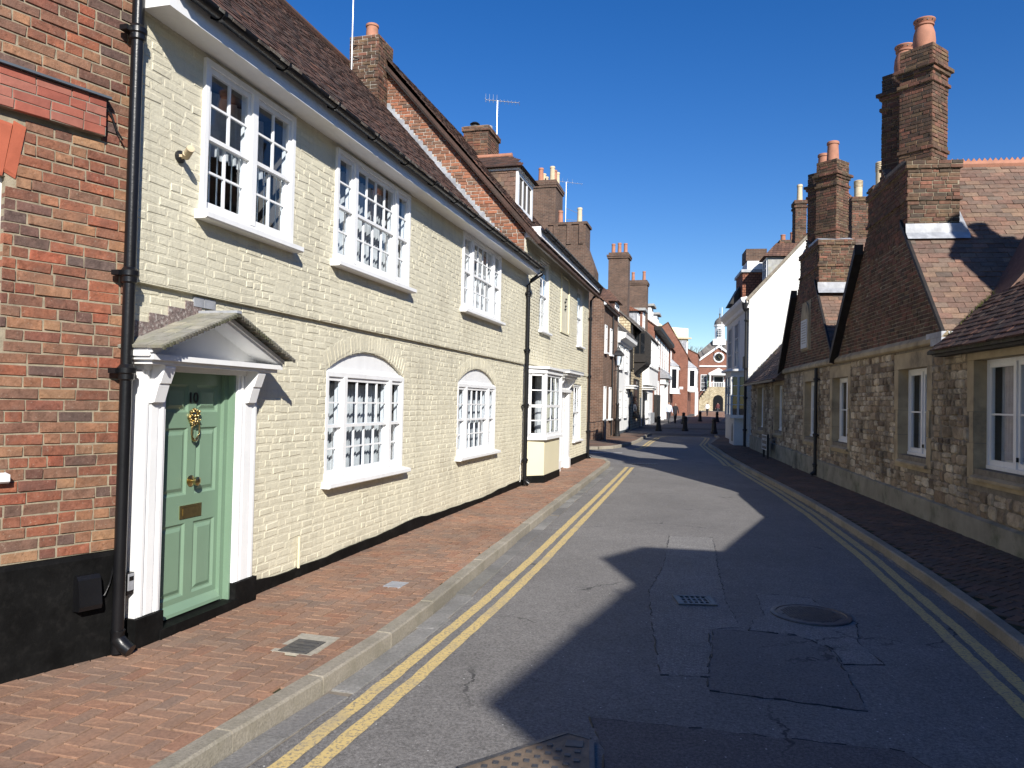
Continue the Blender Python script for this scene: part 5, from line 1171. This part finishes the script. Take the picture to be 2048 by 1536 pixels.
# ================================================================ the row beyond the side street, on the left
FLO, FLA = (4.29, 35.5), 15.3
def flp(s, n=0.): d = az(FLA); return (FLO[0]+d[0]*s+d[1]*n, FLO[1]+d[1]*s-d[0]*n)
def body(parent, L, eave, ridge, mat, dep=8., base=-.3, roofmat='tile_far', over=.25, y0=0., ry=None, gable=None):
    ry = ry or dep/2
    m = MB().poly([(0,y0,base),(L,y0,base),(L,y0,eave),(0,y0,eave)]).poly([(0,y0,base),(0,y0,eave),(0,y0+ry,ridge),(0,y0+dep,eave),(0,y0+dep,base)]).poly([(L,y0,base),(L,y0+dep,base),(L,y0+dep,eave),(L,y0+ry,ridge),(L,y0,eave)]).poly([(0,y0+dep,base),(0,y0+dep,eave),(L,y0+dep,eave),(L,y0+dep,base)])
    W = m.build('wall', M[mat], parent); s = (ridge-eave)/ry
    R = MB().prism_x([(y0-over,eave-over*s+.05),(y0-over,eave-over*s+.17),(y0+ry,ridge+.15),(y0+dep+over,eave-over*s+.17),(y0+dep+over,eave-over*s+.05),(y0+ry,ridge+.02)], -.08, L+.08).build('roof', M[roofmat], parent)
    return W, R
def far_stack(parent, x0, x1, y0, y1, z0, z1, mat='brick_far_dark', pots=(), cap=.06):
    S = MB().box(x0,x1,y0,y1,z0,z1).box(x0-cap,x1+cap,y0-cap,y1+cap,z1-.28,z1-.16).box(x0-cap*.7,x1+cap*.7,y0-cap*.7,y1+cap*.7,z1-.40,z1-.30).build('chimney', M[mat], parent)
    for px, py, m_, h in pots: pot(S, px, py, z1-.01, h, .13, m_)
    return S
# brown brick house on the corner
h1 = empty('brown_brick_house', 'narrow brown brick house on the far corner of the side street', 'house', flp(0), FLA, z=zg(36))
body(h1, 5.2, 6.55, 8.9, 'brick_far_brown', 5.5, -.4)
for x in (.35, 2.15):
    flat_window(h1, x, x+.62, 4.2, 5.5, 1, 2, 0, .06, .03); flat_window(h1, x, x+.62, .98, 2.55, 1, 2, 0, .06, .03)
bx('cornice_board', M['white'], h1, -.05, 5.25, -.12, .0, 6.42, 6.58)
S = MB().box(-.02,1.3,.50,3.3,6.0,8.1).prism_x([(.50,8.1),(.95,9.3),(2.75,9.3),(3.3,8.1)], -.02, 1.3).box(-.02,1.3,.95,2.75,9.3,10.3).build('gable_chimney', M['brick_far_dark'], h1)
for y in (1.05,1.65,2.3): bx('pilaster', M['brick_far_dark'], S, -.08, 0., y, y+.22, 9.35, 10.3)
bx('chimney_cap', M['brick_far_dark'], S, -.08, 1.36, .88, 2.82, 10.3, 10.42); pot(S, .5, 1.35, 10.42, .8, .12, 'buffpot'); pot(S, .5, 2.3, 10.42, .7, .12, 'terracotta')
downpipe(h1, 2.95, -.06, .1, 6.2, .04, (1.6,4.2), False, 'blackmat')
rl = empty('handrail', 'black iron handrail beside the brown brick house', 'railing', flp(-.75,.25), FLA, z=zg(35))
MB().box(-.05,.03,-.06,.02,.0,1.0).build('post', M['grey'], rl); MB().tube([(0,0,.95),(0,.5,.85),(0,1.6,.75)], .02, 6).build('rail', M['blackmat'], rl)
for k in range(8): MB().tube([(0,.15+k*.17,.05),(0,.15+k*.17,.85)], .010, 5).build('baluster', M['blackmat'], rl)
# tall brick house behind, only its chimney and dormer show over the gabled cream house
h0 = empty('tall_rear_house', 'brown brick house behind, showing only a wide chimney with a row of pots', 'house', flp(1.5,-3.2), FLA, z=0)
body(h0, 5.0, 8.4, 9.9, 'brick_far_dark', 6., 0)
far_stack(h0, .3, 2.1, -.35, .85, 8.0, 13.2, 'brick_far_dark', [(.55,-.1,'buffpot',.75),(.55,.5,'terracotta',.7),(1.1,-.1,'terracotta',.72),(1.2,.5,'buffpot',.6),(1.75,-.1,'buffpot',.8),(1.75,.5,'buffpot',.6)], .08)
tv_aerial(h0, 2.2, -.5, 10.5, 13.6, 1.3, (.3,-.95), 6)
MB().tube([(2.2,-.5,12.2),(3.2,-1.3,12.0)], .012, 5).tube([(2.2,-.5,11.6),(2.6,-1.6,11.5)], .012, 5).build('aerial_arm', M['aerial'], h0)
# white house with a deep cornice
h2 = empty('white_cornice_house', 'white fronted house with a deep projecting cornice beside the brown brick house', 'house', flp(5.25), FLA, z=zg(42))
body(h2, 6.0, 5.9, 9.6, 'render', 8., -.4, 'slate_far')
MB().prism_x([(0,5.0),(-.12,5.02),(-.16,5.15),(-.42,5.28),(-.45,5.48),(-.5,5.52),(-.1,5.62),(0,5.62)], .0, 6.0).build('cornice', M['render'], h2)
for x in (.6, 3.35):
    flat_window(h2, x, x+1.5, 3.65, 4.95, 2, 3, 0, .09, .04); flat_window(h2, x, x+1.3, .95, 2.45, 2, 3, 0, .09, .04)
bx('painted_foot', M['grey'], h2, 0, 6, -.03, .0, -.4, .15); downpipe(h2, 5.9, -.06, .1, 5.0, .04, (1.6,3.4), False, 'blackmat')
MB().poly([(-.01,.6,5.9),(-.01,3.4,5.9),(-.01,3.4,8.4)]).build('stone_gable', M['flint'], h2)
d = MB().box(3.0,4.8,.6,2.8,6.4,7.7); DM = d.build('dormer', M['tile_far'], h2); MB().add([(2.8,.35,7.65),(5.0,.35,7.65),(5.0,3.3,7.65),(2.8,3.3,7.65),(3.9,1.1,8.5),(3.9,3.3,8.5)],[(0,1,4),(1,2,5,4),(3,0,4,5),(0,3,2,1)]).build('dormer_roof', M['tile_far'], DM); flat_window(DM, 3.1, 4.7, 6.6, 7.6, 2, 2, .6, .08, .04, sill=False)
# stone house with a black timber oriel
h3 = empty('stone_oriel_house', 'pale stone house with a black carved timber oriel window', 'house', flp(11.25,.0), FLA, z=zg(48))
body(h3, 8.0, 6.7, 10.2, 'flint', 8., -.4, 'slate_far', .5)
ob = MB().box(2.2,5.8,-.75,.0,4.35,6.35).prism_x([(0,3.6),(0,4.35),(-.75,4.35),(-.70,4.2),(-.25,3.85)], 2.3, 5.7); OB = ob.build('oriel_window', M['timber'], h3)
for k in range(6):
    x = 2.35+k*.57; MB().poly([(x,-.76,4.9),(x+.45,-.76,4.9),(x+.45,-.76,6.2),(x,-.76,6.2)]).build('pane', M['darkglass'], OB)
for k in range(2): MB().poly([(2.19,-.68+k*.34,4.9),(2.19,-.68+k*.34,6.2),(2.19,-.42+k*.34,6.2),(2.19,-.42+k*.34,4.9)]).build('pane', M['darkglass'], OB)
for k in range(7): bx('mullion', M['timber'], OB, 2.26+k*.57, 2.33+k*.57, -.80, -.75, 4.4, 6.3)
far_stack(h3, 4.6, 5.8, .75, 2.1, 7.4, 12.0, 'brick_far_dark', [(5.1,1.0,'terracotta',.7),(5.1,1.42,'terracotta',.75),(5.1,1.84,'terracotta',.7)], .12)
flat_window(h3, 2.2, 5.6, .9, 3.3, 4, 2, 0, .12, .07, M['timber'], gl='darkglass'); flat_window(h3, .5, 1.5, 3.9, 5.4, 2, 2, 0, .1, .05, M['timber'])
MB().box(-1.9,.3,-.50,.0,2.55,2.68).box(-2.0,.35,-.58,.0,2.68,2.75).build('door_canopy', M['render'], h3); bx('door', M['grey'], h3, 6.5, 7.5, -.03, .0, -.1, 2.1)
downpipe(h3, .1, -.08, 5.4, 6.6, .05, (), False, 'blackmat')
# white timber house
h4 = empty('white_jettied_house', 'white timber fronted house with a jettied upper floor and door canopy', 'house', flp(19.2), FLA, z=zg(56))
body(h4, 9.6, 6.9, 10.4, 'render', 8., -.4, 'slate_far', .6)
j = MB().box(.5,9.0,-.45,.0,3.0,6.6); J = j.build('jetty', M['render'], h4)
for k in range(5): flat_window(J, .8+k*1.65, 2.1+k*1.65, 4.4, 6.3, 2, 3, -.45, .1, .05)
MB().box(.2,3.4,-.75,.0,2.62,2.74).box(.1,3.5,-.82,.0,2.74,2.82).build('door_canopy', M['render'], h4)
bx('doorway', M['timber'], h4, .6, 2.2, -.03, .0, -.1, 2.4); flat_window(h4, 3.2, 5.6, .6, 2.5, 3, 3, 0); bx('low_wall_panel', M['lead'], h4, 5.0, 8.6, -.25, .0, -.1, .9)
far_stack(h4, 7.6, 8.8, .45, 1.95, 7.4, 11.8, 'brick_far_dark', [(8.1,.75,'terracotta',.8),(8.1,1.65,'terracotta',.75)], .1)
d = MB().box(4.6,6.6,.5,2.6,7.4,8.9); DM = d.build('dormer', M['brick_far_red'], h4); flat_window(DM, 4.8, 6.4, 7.6, 8.8, 2, 2, .5, .1, .05, sill=False); bx('dormer_roof', M['slategrey'], DM, 4.4, 6.8, .25, 2.8, 8.9, 9.1)
d = MB().box(.8,2.4,.5,2.6,7.2,8.4); DM = d.build('dormer', M['lead'], h4); flat_window(DM, .9, 2.3, 7.3, 8.3, 2, 2, .5, .1, .05, sill=False); MB().prism_x([(.3,8.4),(1.2,8.8),(2.8,8.4)], .6, 2.6).build('dormer_roof', M['tile_far_red'], DM)
# red brick Georgian house
h5 = empty('red_georgian_house', 'red brick house with a row of tall white sash windows and dark eaves', 'house', flp(29.0,.05), FLA, z=zg(70))
body(h5, 20.5, 8.1, 11.4, 'brick_far_red', 9., -.5, 'tile_far', .3)
bx('eaves_cornice', M['timber'], h5, -.1, 20.6, -.55, .0, 7.75, 8.1)
for k in range(6): flat_window(h5, 1.0+k*3.2, 2.7+k*3.2, 4.95, 7.4, 2, 3, 0, .16, .06)
for k in (0, 1, 4, 5): flat_window(h5, 1.0+k*3.2, 2.6+k*3.2, .8, 3.6, 2, 3, 0, .16, .06)
dcs = MB().box(7.6,8.3,-.35,.0,-.2,3.4).box(11.3,12.0,-.35,.0,-.2,3.4).box(7.4,12.2,-.5,.0,3.4,3.9); DCs = dcs.build('doorcase', M['white'], h5); MB().prism_x([(-.8,3.95),(-.75,4.3),(-.3,4.75),(0,4.8),(0,3.95)], 7.2, 12.4).build('hood', M['lead'], DCs); bx('door', M['timber'], h5, 8.3, 11.3, -.05, .0, -.2, 3.1)
bx('shopfront', M['timber'], h5, .0, 4.0, -.30, .0, -.3, 2.3)
for x in (3.0, 9.5): d = MB().box(x,x+2.2,.6,2.8,8.6,10.2); DM = d.build('dormer', M['render'], h5); flat_window(DM, x+.1, x+2.1, 8.8, 10.1, 2, 2, .6, .1, .06, sill=False); bx('dormer_roof', M['slategrey'], DM, x-.2, x+2.4, .3, 3.0, 10.2, 10.4)
# newer red brick houses with white oriels
h6 = empty('red_oriel_house', 'newer red brick house with one white oriel window over the pavement', 'house', flp(49.8,.1), FLA, z=zg(88))
body(h6, 8.2, 7.8, 11.2, 'brick_far_red', 9., -.5, 'tile_far', .2)
def oriel(parent, x0, x1, z0, z1, y, p=.9):
    o = MB().prism_z([(x0,y),(x0+.35,y-p),(x1-.35,y-p),(x1,y)], z0, z1).prism_z([(x0-.08,y),(x0+.3,y-p-.08),(x1-.3,y-p-.08),(x1+.08,y)], z0-.12, z0); O = o.build('oriel_window', M['render'], parent)
    n = 3; a, b = x0+.5, x1-.5
    for k in range(n): xa = a+(b-a)*k/n; MB().poly([(xa+.05,y-p-.012,z0+.5),(xa+(b-a)/n-.05,y-p-.012,z0+.5),(xa+(b-a)/n-.05,y-p-.012,z1-.35),(xa+.05,y-p-.012,z1-.35)]).build('pane', M['darkglass'], O)
    d = Vector((.35,-p,0)); s = d.normalized(); nn = Vector((-s.y*-1, 0, 0))
    MB().add([(x0+.08-.012,y-p*.22,z0+.5),(x0+.27-.012,y-p*.78,z0+.5),(x0+.27-.012,y-p*.78,z1-.35),(x0+.08-.012,y-p*.22,z1-.35)],[(3,2,1,0)]).build('pane', M['darkglass'], O)
    MB().add([(x0-.1,y,z1),(x0+.25,y-p-.1,z1),(x1-.25,y-p-.1,z1),(x1+.1,y,z1),(x0+.5,y,z1+.9),(x1-.5,y,z1+.9)],[(0,1,4),(1,2,5,4),(2,3,5)]).build('oriel_roof', M['lead'], O)
    return O
oriel(h6, 1.0, 5.4, 2.7, 5.7, 0, .9); bx('door', M['timber'], h6, 2, 3.2, -.03, .0, -.2, 2.1); flat_window(h6, 1.2, 2.4, 6.2, 7.4, 2, 2, 0)
h7 = empty('red_gabled_house', 'newer red brick house standing forward with two white oriels on its front', 'house', flp(58.0,1.75), FLA, z=zg(93))
body(h7, 13.0, 7.2, 11.3, 'brick_far_red', 9., -.5, 'tile_far', .15, 0., 2.4)
oriel(h7, 1.2, 4.6, 3.1, 5.9, 0, 1.0); oriel(h7, 6.6, 10.2, 3.1, 5.9, 0, 1.0)
MB().poly([(-.01,.5,3.2),(-.01,1.1,3.2),(-.01,1.1,3.5),(-.01,.5,3.5)][::-1]).build('street_plate', M['render'], h7)
for x in (.9,4.9,6.4,10.4): MB().tube([(x,-.95,-.4),(x,-.95,3.0)], .09, 8).build('post', M['render'], h7)
d = MB().box(3.0,6.0,.3,2.2,7.6,9.4); DM = d.build('dormer', M['lead'], h7); flat_window(DM, 3.1, 5.9, 7.8, 9.2, 3, 1, .3, .12, .07, sill=False)
h8 = empty('end_red_house', 'plain red brick house end at the bend of the street', 'house', flp(71.5,2.6), FLA, z=zg(105))
body(h8, 10, 8.2, 10.5, 'brick_far_red', 9., -.5, 'tile_far', .15)
yb = empty('pale_yellow_block', 'pale yellow rendered block rising behind the red brick houses', 'building', (18.0,112.0), 90.0, z=zg(112))
MB().prism_y([(-2,-1),(8.2,-1),(8.2,12.6),(4.6,12.8),(2.0,14.6),(1.9,15.2),(-2,15.2)], 0, 10).build('wall', M['yellowbldg'], yb)
bx('canopy', M['buffpot'], yb, 5.4, 8.6, -.5, .0, 11.0, 11.2); bx('flue', M['blackmat'], yb, .1, .25, -.1, .05, 13.0, 15.0)
rt_ = empty('brick_terrace', 'brick terrace on the right beyond the white gabled house, almost wholly hidden', 'house', (14.2,44.6), 16.7, right=True, z=zg(50))
MB().prism_x([(0,-.5),(0,6.2),(3.5,8.8),(7,6.2),(7,-.5)], -33, .0).build('wall', M['brick_far_red'], rt_)
MB().prism_x([(-.25,6.05),(-.25,6.2),(3.5,9.0),(7.25,6.2),(3.5,8.82)], -33.1, .1).build('roof', M['tile_far'], rt_)
for k in range(9): flat_window(rt_, -2.2-k*3.5, -1.0-k*3.5, 3.6, 5.3, 2, 2, 0); flat_window(rt_, -2.2-k*3.5, -1.0-k*3.5, .9, 2.6, 2, 2, 0)
# ================================================================ town hall at the end of the street
th = empty('town_hall', 'red brick town hall with clock pediment, white cupola and outside stairs', 'building', (37.5,136.2), 106.0, z=zg(136))
# local x to the right along the front, y back; the front is centred on x = 0
mb = MB().prism_y([(-4.4,-1),(4.4,-1),(4.4,8.35),(0,11.6),(-4.4,8.35)], .0, 12); mb.build('wall', M['brick_far_red'], th)
st = MB().box(-1.55,1.55,-1.4,.0,-.5,4.35); st.build('stone_base', M['flint'], th)
rk = MB()
for sg in (-1, 1): rk.prism_y([(0,11.55),(0,12.0),(sg*4.75,8.45),(sg*4.75,8.05)] if sg > 0 else [(0,12.0),(0,11.55),(-4.75,8.05),(-4.75,8.45)], -.35, .05)
rk.box(-4.7,4.7,-.2,.02,8.0,8.25); rk.build('pediment_cornice', M['white'], th)
MB().prism_y([(-5.0,8.3),(0,12.1),(5.0,8.3),(4.7,8.3),(0,11.9),(-4.7,8.3)], .05, 12.2).build('roof_verge', M['slate_far'], th)
MB().add([(-5.4,2.0,9.2),(5.4,2.0,9.2),(5.4,13,9.2),(-5.4,13,9.2),(-1.2,5,13.3),(1.2,5,13.3),(1.2,9,13.3),(-1.2,9,13.3)],[(0,1,5,4),(1,2,6,5),(2,3,7,6),(3,0,4,7),(4,5,6,7)]).build('roof', M['slate_far'], th)
ck = MB().lathe(0,0,[(.95,0),(.95,.12),(.72,.16),(.72,.10)],32).xf(Matrix.Translation((0,.0,9.75)) @ Matrix.Rotation(math.pi/2,4,'X')); CK = ck.build('clock', M['white'], th)
MB().lathe(0,0,[(.72,0),(.72,.115),(.1,.118)],32).xf(Matrix.Translation((0,.0,9.75)) @ Matrix.Rotation(math.pi/2,4,'X')).build('clock_face', M['black'], CK)
for k in range(12):
    a = k*math.pi/6; MB().box(-.03,.03,-.13,-.12,.48,.64).xf(Matrix.Translation((0,0,9.75)) @ Matrix.Rotation(a,4,'Y')).build('hour_mark', M['brass'], CK)
for a, L in ((math.radians(125),.5),(math.radians(5),.36)): MB().box(-.03,.03,-.15,-.135,-.05,L).xf(Matrix.Translation((0,0,9.75)) @ Matrix.Rotation(a,4,'Y')).build('clock_hand', M['brass'], CK)
for x in (-3.15, 2.0): flat_window(th, x, x+1.15, 3.7, 6.6, 3, 4, 0, .12, .05)
bx('shutter', M['green'], th, -1.98, -1.75, -.05, 0., 3.8, 6.5)
pc = MB().box(-1.55,-1.3,-1.35,-1.1,4.35,6.45).box(1.3,1.55,-1.35,-1.1,4.35,6.45).box(-1.7,1.7,-1.45,.0,6.45,6.75).prism_y([(-1.85,6.75),(1.85,6.75),(0,7.75)], -1.5, .0).box(-1.3,1.3,-1.3,-1.15,5.1,5.2)
for k in range(9): pc.box(-1.2+k*.28,-1.1+k*.28,-1.28,-1.18,4.35,5.1)
pc.build('portico', M['white'], th); bx('upper_door', M['darkglass'] , th, -.7, .7, -.03, .0, 4.35, 6.2); MB().box(-1.0,1.0,-.06,-.02,4.35,6.4).build('door_frame', M['render'], th)
bx('upper_door_leaf', M['black'], th, -.75, .75, -.10, -.06, 4.4, 6.2)
arc = [(.88*math.cos(a), 2.0+.88*math.sin(a)) for a in [i*math.pi/12 for i in range(13)]]
MB().prism_y([(-.88,.0),(.88,.0)]+arc, -1.43, -1.40).build('arched_door', M['black'], th)
for sg in (-1, 1):
    sm = MB()
    for k in range(12): x = sg*(1.6+k*.26); sm.box(x, x+sg*.28, -1.35, -.2, -.5, 4.3-k*.37)
    sm.build('stair', M['flint'], th); MB().tube([(sg*1.6,-1.4,5.2),(sg*4.7,-1.4,1.2)], .05, 6).build('handrail', M['blackmat'], th)
    for k in range(10): x = 1.7+k*.3; MB().tube([(sg*x,-1.4,4.2-(x-1.6)*1.42),(sg*x,-1.4,5.1-(x-1.6)*1.29)], .025, 5).build('baluster', M['blackmat'], th)
cu = MB().box(-1.15,1.15,3.8,6.1,12.3,13.4).prism_z([(.95*math.cos(math.pi/8+k*math.pi/4), 5.0+.95*math.sin(math.pi/8+k*math.pi/4)) for k in range(8)], 13.3, 16.0).prism_z([(1.15*math.cos(math.pi/8+k*math.pi/4), 5.0+1.15*math.sin(math.pi/8+k*math.pi/4)) for k in range(8)], 15.9, 16.15); CU = cu.build('cupola', M['white'], th)
MB().lathe(0,5.0,[(1.0,16.15),(.98,16.5),(.85,16.9),(.55,17.3),(.2,17.55),(.12,17.7),(.12,18.1),(.2,18.2),(.05,18.4),(.03,19.4)],16).build('dome', M['slate_far'], CU, smooth=True)
MB().prism_y([(-.42,13.9),(.42,13.9),(.42,15.0),(.25,15.35),(-.25,15.35),(-.42,15.0)], 4.04, 4.10).build('cupola_window', M['darkglass'], CU)
for x in (-.14,.14): bx('glazing_bar', M['white'], CU, x-.03, x+.03, 4.0, 4.05, 13.9, 15.3)
for zz in (14.3,14.7,15.0): bx('glazing_bar', M['white'], CU, -.4, .4, 4.0, 4.05, zz-.03, zz+.03)
fp = MB().tube([(.45,-2.0,11.0),(.45,-2.0,18.6)], .06, 6); fp.tube([(.45,-2.0,11.0),(.45,.0,10.9)], .05, 6); fp.build('flagpole', M['render'], th)
# ================================================================ bare trees behind the town hall
M['bark'] = plain('bare twigs', (.16,.13,.115,1), .9, .2)
def bare_tree(label, x, y, h, seed):
    r = random.Random(seed); t = bpy.data.objects.new('bare_tree', None); COL.objects.link(t); t.location = (x, y, zg(y)); tag(t, label, 'tree', 'bare winter trees behind the town hall')
    trunk, crown = MB(), MB()
    def br(p, d, L, rad, lev, mb):
        q = p+d*L; mid = p+d*(L*.5)+Vector((r.uniform(-.06,.06),r.uniform(-.06,.06),0))*L
        mb.tube([p, mid, q], [rad, rad*.85, rad*.68], 5 if lev < 2 else 3, False)
        if lev >= 5: return
        for k in range(3 if lev else 4):
            nd = (d+Vector((r.uniform(-.75,.75),r.uniform(-.75,.75),r.uniform(-.1,.5)))).normalized(); br(q if k else mid.lerp(q,.6), nd, L*r.uniform(.62,.82), rad*.6, lev+1, crown)
    br(Vector((0,0,0)), Vector((0,0,1)), h*.3, h*.022, 0, trunk)
    trunk.build('trunk', M['bark'], t); crown.build('crown', M['bark'], t); return t
bare_tree('wide bare tree nearest the red houses, left of the town hall', 35.5, 150, 15, 3); bare_tree('smaller bare tree close against the town hall roof', 39.5, 158, 13, 9)
# ================================================================ street furniture
def bollard_proto():
    b = bpy.data.objects.new('bollard', None); COL.objects.link(b)
    MB().lathe(0,0,[(.21,0),(.21,.09),(.185,.12),(.165,.14)],8,math.pi/8).build('base', M['blackmat'], b)
    MB().lathe(0,0,[(.165,.13),(.115,.66),(.14,.68),(.14,.73),(.11,.75),(.12,.80),(.135,.82),(.12,.90),(.07,.93),(.02,.94)],8,math.pi/8).build('shaft', M['blackmat'], b); return b
bl = [(9.17,46.7,'black iron bollard nearest the white houses, leftmost of the front row'),(11.02,47.55,'black iron bollard in the middle of the front row'),(12.15,44.95,'black iron bollard at the right end of the front row'),(13.98,60.9,'black iron bollard at the left end of the back row'),(17.3,68.8,'black iron bollard in the middle of the back row'),(18.75,68.4,'black iron bollard at the right end of the back row')]
for i, (x, y, lab) in enumerate(bl):
    if i == 0: bp0 = o = bollard_proto()
    else: o = copy_tree(bp0)
    o.location = (x, y, zg(y)); tag(o, lab, 'bollard', 'bollards closing the street')
def street_lamp(x, y, label):
    b = bpy.data.objects.new('street_lamp', None); COL.objects.link(b); b.location = (x, y, zg(y)); tag(b, label, 'street lamp', 'lantern street lamps')
    MB().lathe(0,0,[(.17,0),(.17,.12),(.13,.16),(.12,.75),(.15,.80),(.15,.88),(.09,.95),(.075,1.6),(.10,1.64),(.10,1.70),(.062,1.75),(.045,3.6),(.07,3.63),(.07,3.68),(.05,3.72)],12).build('post', M['blackmat'], b, smooth=True)
    MB().tube([(-.22,0,3.45),(.22,0,3.45)], .018, 6).build('ladder_bar', M['blackmat'], b)
    lt = MB()
    for k in range(4):
        a = math.pi/4+k*math.pi/2; c, s = math.cos(a), math.sin(a); lt.tube([(.12*c,.12*s,3.72),(.27*c,.27*s,4.22)], .014, 5)
        a2 = a+math.pi/2; lt.tube([(.27*c,.27*s,4.22),(.27*math.cos(a2),.27*math.sin(a2),4.22)], .016, 5)
    lt.build('lantern_frame', M['blackmat'], b)
    MB().add([(.115*math.cos(math.pi/4+k*math.pi/2),.115*math.sin(math.pi/4+k*math.pi/2),3.73) for k in range(4)]+[(.26*math.cos(math.pi/4+k*math.pi/2),.26*math.sin(math.pi/4+k*math.pi/2),4.21) for k in range(4)],[(k,(k+1)%4,(k+1)%4+4,k+4) for k in range(4)]).build('lantern_glass', M['glass'], b)
    MB().lathe(0,0,[(.42,4.22),(.30,4.36),(.13,4.50),(.11,4.60),(.05,4.66),(.025,4.80)],4,math.pi/4).build('lantern_cap', M['blackmat'], b)
    return b
street_lamp(5.55, 39.3, 'tall black lantern lamp post in front of the brown brick house'); street_lamp(17.2, 82.0, 'smaller looking black lantern lamp post by the red oriel house')
# street name sign in front of the almshouse
sg = empty('street_sign', 'low black and white street name sign before the almshouse wall', 'sign', rtp(17.2,-.30), RTA, right=True, z=zg(27)*.6)
for x in (-.42,.42): bx('post', M['blackmat'], sg, x-.035, x+.035, -.02, .04, -.1, .74 if x < 0 else .86)
bx('board', M['black'], sg, -.5, .5, -.045, -.02, .30, .82); fr_ = MB().box(-.5,.5,-.049,-.044,.795,.82).box(-.5,.5,-.049,-.044,.30,.325).box(-.5,-.475,-.049,-.044,.325,.795).box(.475,.5,-.049,-.044,.325,.795); fr_.build('border', M['render'], sg)
for t_, zz in (('< MARKET CLOSE', .66), ('CHURCH STREET >', .46)): mesh_text(t_, .115, .001, 'lettering', M['render'], sg, Matrix.Translation((0,-.0475,zz)) @ Matrix.Rotation(math.pi/2,4,'X'), .001)
# ================================================================ people
M['skin'] = plain('skin', (.35,.22,.16,1), .6, .05); M['shirt'] = plain('pale blue shirt', (.55,.60,.72,1), .85, .05); M['darkcloth'] = plain('dark cloth', (.018,.018,.022,1), .85, .1); M['hair'] = plain('dark hair', (.02,.015,.012,1), .7, .1); M['jeans'] = plain('dark trousers', (.03,.032,.04,1), .85, .1); M['redcloth'] = plain('dark red cloth', (.10,.03,.03,1), .85, .1)
def person(label, x, y, h, face, top, bottom, stride=.18, seed=0):
    k = h/1.75; P = [(0,0,.95),(0,0,1.15),(0,.01,1.38),(0,.0,1.50),(0,-.02,1.58),(0,-.03,1.68)]; V, E, Rr = list(P), [(0,1),(1,2),(2,3),(3,4),(4,5)], [.14,.125,.15,.065,.085,.095]
    def chain(root, pts, rs):
        p = root
        for q, rr in zip(pts, rs): V.append(q); Rr.append(rr); E.append((p, len(V)-1)); p = len(V)-1
    for s, f in ((-1, 1), (1, -1)):
        chain(0, [(s*.09,0,.88),(s*.10,-f*stride*.5,.49),(s*.10,-f*stride+.04,.09),(s*.10,-f*stride-.10,.04)], [.095,.065,.045,.038])
        chain(2, [(s*.19,.01,1.40),(s*.24,f*.06,1.13),(s*.25,f*.05-.08,.90),(s*.25,f*.05-.11,.80)], [.062,.05,.038,.035])
    me = bpy.data.meshes.new('person'); me.from_pydata(V, E, []); o = bpy.data.objects.new('person', me); COL.objects.link(o)
    md = o.modifiers.new('skin', 'SKIN'); md.use_smooth_shade = True
    for i, rr in enumerate(Rr): me.skin_vertices[0].data[i].radius = (rr*1.15 if i < 3 else rr, rr*.85 if i < 3 else rr)
    me.skin_vertices[0].data[0].use_root = True
    ss = o.modifiers.new('sub', 'SUBSURF'); ss.levels = 2; ss.render_levels = 2
    dg = bpy.context.evaluated_depsgraph_get(); m2 = bpy.data.meshes.new_from_object(o.evaluated_get(dg)); o.modifiers.clear(); o.data = m2
    m2.materials.clear()
    for m_ in (bottom, top, M['skin'], M['hair'], M['black']): m2.materials.append(m_)
    for p in m2.polygons:
        c = p.center; arm = abs(c.x) > .185
        p.material_index = 4 if c.z < .09 else (2 if arm and c.z < .90 else 0 if c.z < .93 and not arm else 1 if c.z < 1.50 else (3 if (c.z > 1.70 or (c.y > -.01 and c.z > 1.58)) else 2)); p.use_smooth = True
    o.matrix_basis = Matrix.Translation((x, y, zg(y))) @ Matrix.Rotation(math.radians(face), 4, 'Z') @ Matrix.Diagonal((k,k,k,1)); tag(o, label, 'person'); return o
person('person in a pale shirt and dark trousers walking this way', 12.85, 61.3, 1.80, 15, M['shirt'], M['jeans'], .2)
person('person all in dark clothes walking beside the one in the pale shirt', 13.45, 61.6, 1.70, 15, M['darkcloth'], M['darkcloth'], .15)
person('distant person in a white top near the town hall steps', 24.0, 92.0, 1.7, 190, M['render'], M['darkcloth'], .15); person('distant person in dark red walking towards the town hall', 27.5, 100.0, 1.72, 200, M['redcloth'], M['jeans'], .2)
